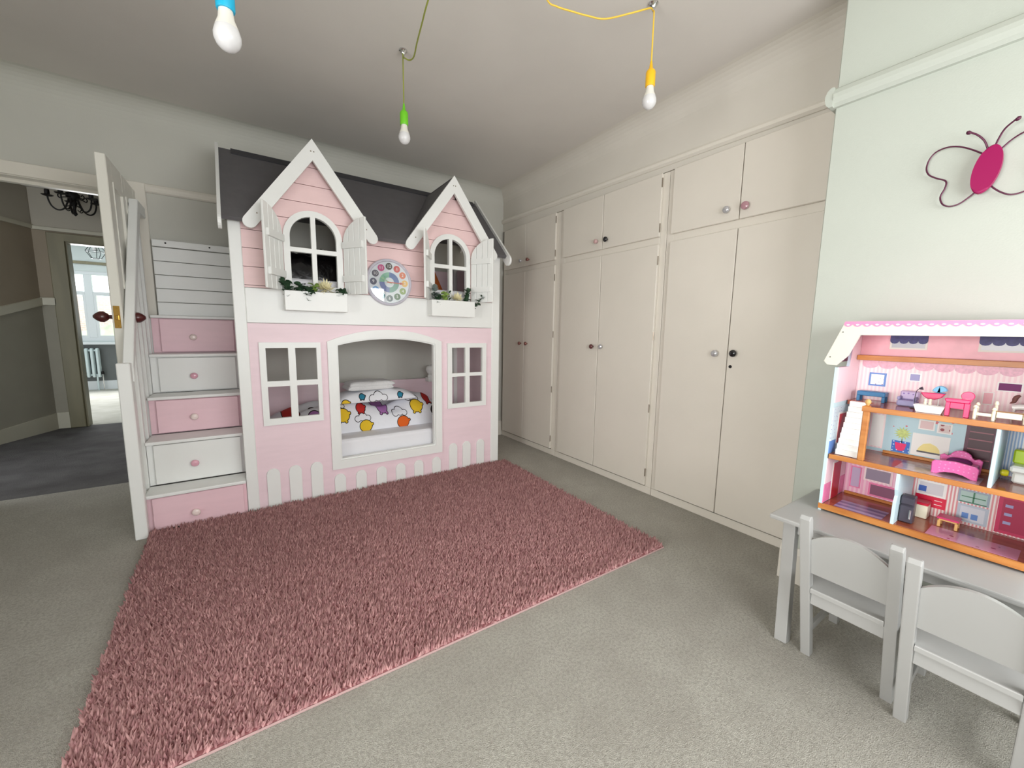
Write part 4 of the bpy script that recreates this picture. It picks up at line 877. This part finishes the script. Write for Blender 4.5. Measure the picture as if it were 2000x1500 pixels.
# sitting-room prints
picture(.445, .492, .752, .895, mPinkS, mWP, 'printed_wardrobe')
picture(.306, .350, .855, .893, mWP, dots('red_print', (230, 200, 200), (170, 40, 50), 60, .3)); picture(.262, .300, .850, .888, mWP, dots('red_print_b', (224, 206, 204), (150, 50, 60), 55, .3))
fp = box('printed_fireplace', XB - .0034, XB - .0019, .262, .362, .752, .838, mWP, DH, bv=0)
poly('printed_flame', [(.345, .770), (.340, .785), (.330, .800), (.312, .806), (.295, .798), (.286, .785), (.283, .768)], 'X', XB - .0046, XB - .0035, mat('pale_yellow_print', (244, 228, 150), .4), fp); box('printed_log', XB - .0056, XB - .0047, .283, .345, .766, .772, mDk, fp, bv=0)
pp = box('printed_planter', XB - .0034, XB - .0019, .366, .418, .750, .796, dots('blue_spot_card', (52, 112, 200), (230, 240, 250), 90, .2), DH, bv=0)
poly('printed_pot', [(.409, .789), (.405, .764), (.398, .757), (.386, .757), (.379, .764), (.375, .787)], 'X', XB - .0046, XB - .0035, mHot, pp)
bm = bmesh.new(); star = [(.390 + (.026 if i % 2 else .014) * math.cos(2 * PI * i / 28), .828 + (.026 if i % 2 else .014) * math.sin(2 * PI * i / 28)) for i in range(28)]; bm.free()
poly('printed_leaves', star, 'X', XB - .0046, XB - .0035, mat('pale_green_print', (200, 216, 130), .4, var=.2, scale=120), pp); box('printed_stem', XB - .0034, XB - .0024, .3885, .3915, .789, .816, mGrnP, pp, bv=0)
bcs = picture(.155, .228, .742, .900, mPlum, mat('dark_red_case', (64, 18, 34), .4), 'printed_bookcase')
for z in (.775, .81, .845, .872): box('printed_shelf', XB - .0056, XB - .0045, .164, .219, z, z + .004, mat('rose_shelf', (150, 84, 96), .4), bcs, bv=0)
# bedroom, kitchen prints below
mw = picture(.40, .49, .605, .665, mPinkS, mat('grey_lilac_print', (150, 138, 158), .4), 'printed_mirror'); picture(.36, .47, .545, .60, mPinkDk, mat('plum_grey_print', (136, 84, 112), .4), 'printed_chest'); picture(.497, .533, .562, .655, mPinkDk, mat('lilac_lamp_print', (196, 176, 206), .4), 'printed_lamp')
hob = picture(.252, .329, .605, .662, mWP, mat('pale_grey_print', (214, 212, 216), .4), 'printed_hob'); box('printed_oven_door', XB - .0056, XB - .0045, .303, .324, .618, .640, mat('oven_blue', (58, 96, 176), .35), hob, bv=0)
ct = box('printed_counter', XB - .0034, XB - .0019, .248, .33, .562, .604, mat('red_counter', (222, 30, 70), .35), DH, bv=0)
for z in (.575, .59): box('printed_handle', XB - .0044, XB - .0035, .258, .278, z, z + .002, mWP, ct, bv=0)
kw = picture(.147, .222, .612, .660, mat('blue_grey_print', (160, 176, 190), .4), mat('mint_print', (180, 206, 200), .4), 'printed_window')
for b in ((.182, .186, .617, .655), (.156, .213, .634, .637), (.152, .217, .614, .617)): box('printed_bar', XB - .0056, XB - .0045, *b, mGrnP, kw, bv=0)
ks = picture(.145, .219, .540, .606, mat('silver_blue_print', (190, 200, 214), .4), mat('pale_silver_print', (216, 220, 230), .4), 'printed_sink')
for y in (.168, .190): box('printed_cupboard', XB - .0056, XB - .0045, y, y + .016, .555, .575, mBlueD, ks, bv=0)
dr_ = picture(.045, .128, .535, .668, mCrims, mat('deep_crimson_print', (170, 28, 74), .4), 'printed_dresser')
for z in (.57, .60, .63): box('printed_jar', XB - .0056, XB - .0045, .095, .112, z, z + .01, mLav, dr_, bv=0)
bt = picture(.045, .10, .83, .90, mWP, mCrims, 'printed_towel')
# floors
def deck(name, x0, x1, y0, y1, z0, z1):
    o = box(name, x0 + .006, x1, y0, y1, z0 + .001, z1, mGloss, DH, bv=0); box('floor_edge', x0, x0 + .006, y0, y1, z0, z1 + .0006, mOrg, o, bv=.001); return o
g0 = deck('ground_floor', XF, XB - .004, YR + .001, YL - .014, .508, .5295); g1 = deck('middle_floor', XF, XB - .004, YR + .001, YL - .014, .720, .7375)
g2 = poly('upper_floor', [(XF, YR + .001), (XB - .004, YR + .001), (XB - .004, YL - .014), (2.055, YL - .014), (2.055, .467), (XF, .467)], 'Z', .929, .946, mGloss, DH)
box('floor_edge', XF - .006, XF - .0002, YR + .001, .467, .928, .947, mOrg, g2, bv=.001)
box('floor_edge', XF - .006, XF - .0002, YR + .001, YL, .508, .5295, mOrg, g0, bv=.001)
box('attic_shelf', 2.105, XB - .004, YR + .001, YL - .014, 1.111, 1.1305, mOrg, DH, bv=.001)
box('skirting_strip', XB - .012, XB - .006, .346, YL - .02, .530, .541, mOrg, g0, bv=.001); box('skirting_strip', XB - .012, XB - .006, .16, .44, .738, .749, mOrg, g1, bv=.001)
for z0, y0, y1, m in ((.5297, .375, .52, mLavF), (.5297, .06, .26, mRoseF), (.7377, .16, .36, mat('faded_rug_print', (196, 176, 182), .12, var=.2, scale=40))): box('printed_rug', XF + .012, XF + .115, y0, y1, z0, z0 + .0006, m, DH, bv=0)
# stair post and partitions
lp = box('stair_post', XF - .004, XF + .014, .444, .464, .738, .950, mOrg, DH, bv=.003); lathe('post_knob', [(0, .004), (.005, .006), (.010, .009), (.018, .009), (.024, .004)], (XF + .005, .454, .950), (0, 0, 1), mTan, lp, n=14)
poly('partition', [(XF, .53), (XB - .004, .53), (XB - .004, .719), (XF, .719), (XF, .66), (XF + .012, .635), (XF, .61)][::-1], 'Y', .340, .349, mPaleB, DH); box('partition', XF, XB - .004, .134, .143, .738, .928, mPaleB, DH, bv=.001)
# roof edge: cream fascia with a pink scalloped strip
zt = 1.262; OUT = [(.602, 1.108), (.590, 1.094), (.560, 1.093), (.527, 1.133), (.500, 1.212), (.105, 1.212), (.078, 1.133), (.045, 1.093), (.015, 1.094), (.003, 1.108), (.057, zt), (.548, zt)]
fa_ = poly('roof_fascia', OUT, 'X', XF - .008, XF + .004, mCreamR, DH, bv=.001)
N_ = 18; dy = (.5475 - .0575) / N_; S_ = [(.5475, zt - .0005)]
for k in range(N_):
    a0 = .5475 + .004 - k * (dy + .00044); S_ += [(a0 - (dy) * (i / 6), zt - .012 - .0085 * math.sin(PI * i / 6)) for i in range(7)]
S_ += [(.0575, zt - .0005)]
sc = poly('scalloped_edge', S_, 'X', XF - .0095, XF - .0081, mPinkC, fa_)
for k in range(N_): 
    yy = .5475 + .004 - (k + .5) * (dy + .00044); poly('heart', [(yy + .0052 * math.cos(t), zt - .0128 + .0028 * math.sin(t)) for t in [2 * PI * i / 10 for i in range(10)]], 'X', XF - .0105, XF - .0096, mWP, sc)
for a, b in ((.582, 1.125), (.551, 1.222)): lathe('screw', [(0, .003), (.001, .0025)], (XF - .008, a, b), (-1, 0, 0), mSteel, fa_, n=8)
for s in (0, 1):
    Q = [(.603, 1.108), (.549, zt), (.541, zt - .001), (.596, 1.100)]; Q = Q if s == 0 else [(.605 - a, b) for a, b in Q][::-1]
    poly('roof_slope', Q, 'X', XF + .0045, XB + .008, mPinkC, DH)
box('roof_top', XF + .0045, XB + .008, .064, .541, zt - .008, zt, mPinkC, DH, bv=0)
# staircase inside
ss = grp('toy_staircase', DH)
n_ = 10
for k in range(n_):
    x0 = 1.935 + k * (2.045 - 1.935) / n_; z0 = .7385 + k * .0205; y0, y1 = .466 + .0018 * k, .538 - 0 * k
    box('step', x0, x0 + .026, y0, y1, z0, z0 + .0215, mWhP, ss, bv=.001)

# ------------------------------------------------------------------ toy furniture
Z3, Z2, Z1 = .9466, .7382, .5302
b = thing('toy_bench', 'small teal blue toy bench on the top floor of the dolls house', 'toy bench', (2.10, .485, Z3)); box('seat', 2.075, 2.120, .443, .530, Z3 + .022, Z3 + .040, mTeal, b, bv=.002)
for x in (2.08, 2.112):
    for y in (.448, .525): box('leg', x - .004, x + .004, y - .005, y + .005, Z3, Z3 + .022, mTeal, b, bv=.001)
a = thing('toy_armchair', 'lavender toy armchair on the top floor, behind the white bath', 'toy armchair', (2.08, .38, Z3)); box('seat', 2.055, 2.105, .352, .405, Z3, Z3 + .022, mLav, a, bv=.004); box('backrest', 2.095, 2.110, .352, .405, Z3 + .0222, Z3 + .055, mLav2, a, bv=.004)
for y in (.352, .397): box('armrest', 2.055, 2.0945, y, y + .008, Z3 + .0222, Z3 + .036, mLav, a, bv=.003)
l = thing('toy_lamp', 'thin dark toy reading lamp standing beside the lavender armchair', 'toy lamp', (2.035, .352, Z3)); tube('stem', smooth_path([(2.035, .352, Z3), (2.037, .353, Z3 + .045), (2.038, .350, Z3 + .066), (2.036, .343, Z3 + .073)], 4), .0012, mDk, l, n=6); lathe('shade', [(0, .003), (.010, .006)], (2.036, .345, Z3 + .073), (0, -.6, .2), mDk, l, n=10); lathe('foot', [(0, .012), (.003, .010)], (2.035, .352, Z3), (0, 0, 1), mDk, l, n=14)
t = thing('toy_bath', 'white toy bath tub with cream taps at the front edge of the top floor', 'toy bath', (1.957, .30, Z3))
bm = bmesh.new(); V = []
for z, yy, xx in ((Z3, .030, .014), (Z3 + .026, .038, .019), (Z3 + .026, .034, .0155), (Z3 + .006, .026, .011)): V.append([bm.verts.new((1.957 + sx * xx, .300 + sy * yy, z)) for sx, sy in ((-1, -1), (1, -1), (1, 1), (-1, 1))])
bm.faces.new(V[0][::-1]); bm.faces.new(V[3])
for q in range(3):
    for i in range(4): bm.faces.new((V[q][i], V[q][(i + 1) % 4], V[q + 1][(i + 1) % 4], V[q + 1][i]))
finish('tub', bm, mWhP, t)
for y in (.303, .315): lathe('tap', [(0, .004), (.006, .005), (.010, .003), (.016, .005), (.020, .003)], (1.9745, y, Z3 + .026), (0, 0, 1), mCrm, t, n=10)
p = thing('toy_pram', 'pink toy pram with a sky blue hood behind the white bath', 'toy pram', (2.03, .307, Z3))
poly('body', [(.337, Z3 + .062), (.276, Z3 + .064), (.285, Z3 + .048), (.300, Z3 + .040), (.318, Z3 + .041), (.330, Z3 + .05)], 'X', 2.018, 2.042, mHot, p, bv=.002); poly('hood', [(.277, Z3 + .065)] + [(.2905 + .0185 * math.cos(t_), Z3 + .066 + .024 * math.sin(t_)) for t_ in [PI * .05 + PI * .85 * i / 10 for i in range(11)]] + [(.305, Z3 + .0645)], 'X', 2.019, 2.041, mSky, p, bv=.001)
for y in (.292, .322):
    tube('strut', [(2.03, y, Z3 + .043), (2.03, y, Z3 + .012)], .002, mWhP, p, n=6)
    for x in (2.018, 2.040): lathe('wheel', [(0, .0105), (.003, .0105)], (x, y, Z3 + .0105), (1, 0, 0), mDk, p, n=14)
v = thing('toy_vanity', 'hot pink toy washstand with a round mirror on the top floor', 'toy washstand', (1.955, .237, Z3))
poly('counter', [(.266, Z3 + .058), (.205, Z3 + .058), (.210, Z3 + .046), (.262, Z3 + .046)], 'X', 1.938, 1.972, mHot, v, bv=.002)
for y0, y1 in ((.252, .262), (.208, .220)): box('leg', 1.942, 1.968, y0, y1, Z3, Z3 + .0458, mHot, v, bv=.001)
box('apron', 1.9425, 1.9675, .2203, .2517, Z3 + .026, Z3 + .0455, mHot, v, bv=.001)
lathe('mirror', [(0, .014), (.003, .0155), (.006, .014)], (1.966, .218, Z3 + .068), (1, 0, 0), mHot, v, n=20)
c_ = thing('toy_bed', 'cream toy bed with a wooden base at the right of the top floor', 'toy bed', (1.96, .145, Z3))
for x, y, h in ((1.944, .196, .045), (1.944, .157, .042), (1.944, .095, .042), (1.984, .196, .05), (1.984, .157, .06), (1.984, .095, .06)): lathe('bed_post', [(0, .004), (h * .7, .0045), (h * .75, .003), (h * .85, .006), (h, .003)], (x, y, Z3), (0, 0, 1), mCrm, c_, n=10)
box('bed_rail', 1.941, 1.947, .101, .151, Z3 + .012, Z3 + .030, mCrm, c_, bv=.001); box('bed_rail', 1.981, 1.987, .101, .151, Z3 + .012, Z3 + .030, mCrm, c_, bv=.001); box('bed_base', 1.949, 1.980, .098, .154, Z3 + .022, Z3 + .030, mTan, c_, bv=.001); box('cross_rail', 1.941, 1.947, .161, .192, Z3 + .012, Z3 + .022, mCrm, c_, bv=.001)
h = thing('toy_horse', 'white toy rocking horse with a brown mane behind the cream toy bed', 'toy horse', (2.06, .115, Z3))
tube('body', smooth_path([(2.06, .130, Z3 + .036), (2.06, .115, Z3 + .040), (2.06, .098, Z3 + .042), (2.06, .086, Z3 + .058), (2.06, .080, Z3 + .072), (2.06, .068, Z3 + .068)], 4), [.010] * 12 + [.009] * 4 + [.007] * 5, mWhP, h, n=10)
tube('tail', smooth_path([(2.055, .118, Z3 + .078), (2.055, .126, Z3 + .070), (2.055, .129, Z3 + .056), (2.055, .137, Z3 + .050)], 4), [.003, .004, .005, .006, .006, .006, .006, .005, .005, .004, .003, .002, .001], mBrn, h, n=8)
for y in (.125, .095):
    for x in (2.052, 2.068): tube('leg', [(x, y, Z3 + .036), (x, y + .004, Z3)], .0035, mWhP, h, n=8)
pb = thing('toy_princess_bed', 'bubblegum pink toy bed with a scalloped headboard on the middle floor', 'toy bed', (2.02, .22, Z2))
poly('footboard', [(.275, Z2), (.276, Z2 + .038), (.270, Z2 + .046), (.255, Z2 + .048), (.222, Z2 + .052), (.190, Z2 + .048), (.174, Z2 + .046), (.168, Z2 + .038), (.169, Z2), (.182, Z2), (.200, Z2 + .012), (.222, Z2 + .016), (.244, Z2 + .012), (.262, Z2)], 'X', 1.965, 1.975, mBub, pb, bv=.002)
poly('headboard', [(.270, Z2), (.272, Z2 + .048), (.262, Z2 + .054), (.252, Z2 + .046)] + [(.2215 + .026 * math.cos(t_), Z2 + .050 + .024 * math.sin(t_)) for t_ in [PI * i / 10 for i in range(11)]] + [(.190, Z2 + .046), (.180, Z2 + .054), (.171, Z2 + .048), (.173, Z2)], 'X', 2.065, 2.075, mBub, pb, bv=.002)
box('bed_base', 1.9755, 2.0645, .176, .268, Z2 + .016, Z2 + .036, mBub, pb, bv=.002); cushion('pillow', (2.045, .222, Z2 + .0365), .016, .030, .014, mViolet, pb, n=10, flat=.0)
tl = thing('toy_toilet', 'white toy toilet with a lime green cistern on the middle floor, right of the partition', 'toy toilet', (2.06, .09, Z2)); box('cistern', 2.085, 2.11, .062, .112, Z2 + .060, Z2 + .105, mLime, tl, bv=.004); box('pedestal', 2.05, 2.11, .068, .106, Z2, Z2 + .036, mWhP, tl, bv=.006); box('bowl', 2.035, 2.11, .062, .112, Z2 + .0362, Z2 + .0598, mWhP, tl, bv=.006); lathe('paper_roll', [(0, .008), (.004, .011), (.014, .011), (.018, .006)], (2.045, .1125, Z2 + .03), (0, 1, 0), mYl, tl, n=14)
fr_ = thing('toy_fridge', 'charcoal toy refrigerator standing beside the partition on the ground floor', 'toy refrigerator', (1.985, .322, Z1)); box('cabinet', 1.972, 2.008, .302, .338, Z1, Z1 + .100, mDk, fr_, bv=.003)
dd = box('door', 1.962, 1.9717, .302, .3375, Z1 + .004, Z1 + .066, mDk, fr_, bv=.003); box('handle', 1.957, 1.9618, .306, .311, Z1 + .02, Z1 + .055, mSteel, dd, bv=.001); box('freezer_door', 1.964, 1.9717, .302, .3375, Z1 + .070, Z1 + .098, mDk, fr_, bv=.003)
tt = thing('toy_table', 'small toy table with a pink top and cream legs on the ground floor', 'toy table', (2.06, .225, Z1)); box('tabletop', 2.035, 2.085, .198, .252, Z1 + .030, Z1 + .037, mat('cerise_top', (206, 60, 112), .3), tt, bv=.001); box('apron', 2.040, 2.080, .203, .247, Z1 + .024, Z1 + .0298, mTan, tt, bv=0)
for x in (2.042, 2.078):
    for y in (.204, .246): box('leg', x - .004, x + .004, y - .004, y + .004, Z1, Z1 + .024, mTan, tt, bv=.001)
co = thing('toy_cooker', 'cream and red toy cooker unit beside the charcoal refrigerator', 'toy cooker', (2.09, .30, Z1)); box('cabinet', 2.075, 2.125, .283, .33, Z1, Z1 + .050, mCrm, co, bv=.002); box('worktop', 2.073, 2.126, .282, .331, Z1 + .0502, Z1 + .060, mat('red_worktop', (214, 34, 66), .3), co, bv=.002)

# ------------------------------------------------------------------ landing: chandelier, far room: lamp and radiator
cx, cy, cz = -1.44, 6.42, 2.70
ch = thing('chandelier', 'black wrought iron chandelier with curled arms hanging on the landing', 'chandelier', (cx, cy, cz))
lathe('ceiling_plate', [(0, .095), (.008, .095), (.022, .05), (.03, .02)], (cx, cy, cz), (0, 0, -1), mIron, ch, n=18)
lathe('central_column', [(0, .012), (.03, .012), (.045, .03), (.075, .055), (.11, .05), (.14, .02), (.165, .028), (.19, .02), (.22, .012), (.255, .012), (.275, .02), (.30, .004)], (cx, cy, cz - .01), (0, 0, -1), mIron, ch, n=14)
for k in range(5):
    th_ = math.radians(183 + 72 * k); ux, uy = math.cos(th_), math.sin(th_); q = lambda r_, z_: (cx + ux * r_, cy + uy * r_, cz + z_)
    am = tube('arm', smooth_path([q(.03, -.10), q(.05, -.18), q(.08, -.245), q(.125, -.265), q(.165, -.235), q(.185, -.18), q(.19, -.14)], 5), .0075, mIron, ch, n=7)
    tube('scroll', smooth_path([q(.03, -.115), q(.08, -.125), q(.105, -.135), q(.115, -.11), q(.098, -.092), q(.084, -.105)], 4), .0055, mIron, ch, n=6)
    tube('lower_scroll', smooth_path([q(.02, -.20), q(.055, -.215), q(.07, -.24), q(.05, -.262), q(.03, -.245)], 4), .0045, mIron, ch, n=6)
    lathe('drip_pan', [(0, .012), (.006, .035), (.014, .048), (.016, .042)], q(.19, -.14), (0, 0, 1), mIron, am, n=14); lathe('candle_cup', [(0, .014), (.008, .02), (.04, .02), (.055, .018)], q(.19, -.124), (0, 0, 1), mIron, am, n=12)
px, py, pz = -1.745, 8.5, 2.30
pc = thing('cage_pendant', 'geometric wire cage pendant lamp hanging in the room beyond the landing', 'pendant lamp', (px, py, 2.72))
tube('cord', [(px, py, 2.72), (px, py, pz + .12)], .004, mIron, pc, n=6); lathe('lamp_holder', [(0, .018), (.05, .018)], (px, py, pz + .07), (0, 0, 1), mIron, pc, n=12); lathe('bulb', [(0, .008), (.02, .028), (.045, .03), (.075, .014)], (px, py, pz), (0, 0, 1), mBulb, pc, n=14)
mCage = mat('dark_grey_wire', (70, 78, 80), .4, metal=.5)
lv = [(.115, .035), (.0, .115), (-.10, .055)]; K = 5
pt_ = [[Vector((px + r_ * math.cos(2 * PI * k / K), py + r_ * math.sin(2 * PI * k / K), pz + z_)) for k in range(K)] for z_, r_ in lv]
for a_ in range(3):
    for k in range(K):
        tube('cage_wire', [pt_[a_][k], pt_[a_][(k + 1) % K]], .0045, mCage, pc, n=5)
        if a_ < 2: tube('cage_wire', [pt_[a_][k], pt_[a_ + 1][k]], .0045, mCage, pc, n=5)
mRad = mat('white_radiator_enamel', (206, 220, 222), .35)
rd = thing('column_radiator', 'white column radiator under the far room window', 'radiator', (-2.45, FY - .09, .27))
for k in range(8):
    xx = -2.80 + k * .0725
    for yy in (-.12, -.065): pass
    cu = tube('column', smooth_path([(xx, FY - .05, .30), (xx, FY - .05, .74), (xx, FY - .075, .77), (xx, FY - .10, .77), (xx, FY - .125, .74), (xx, FY - .125, .30), (xx, FY - .10, .27), (xx, FY - .075, .27), (xx, FY - .052, .295)], 3), .022, mRad, rd, n=8)
for z in (.29, .75): tube('header', [(-2.80, FY - .0875, z), (-2.29, FY - .0875, z)], .018, mRad, rd, n=8)
for xx in (-2.765, -2.33): tube('foot', [(xx, FY - .0875, .0), (xx, FY - .0875, .28)], .014, mRad, rd, n=8)
lathe('valve', [(0, .022), (.03, .022), (.06, .015)], (-2.255, FY - .0875, .30), (0, 0, 1), mIron, rd, n=10); tube('pipe', [(-2.255, FY - .0875, 0), (-2.255, FY - .0875, .30)], .009, mSteel, rd, n=8)
bpy.context.view_layer.update()
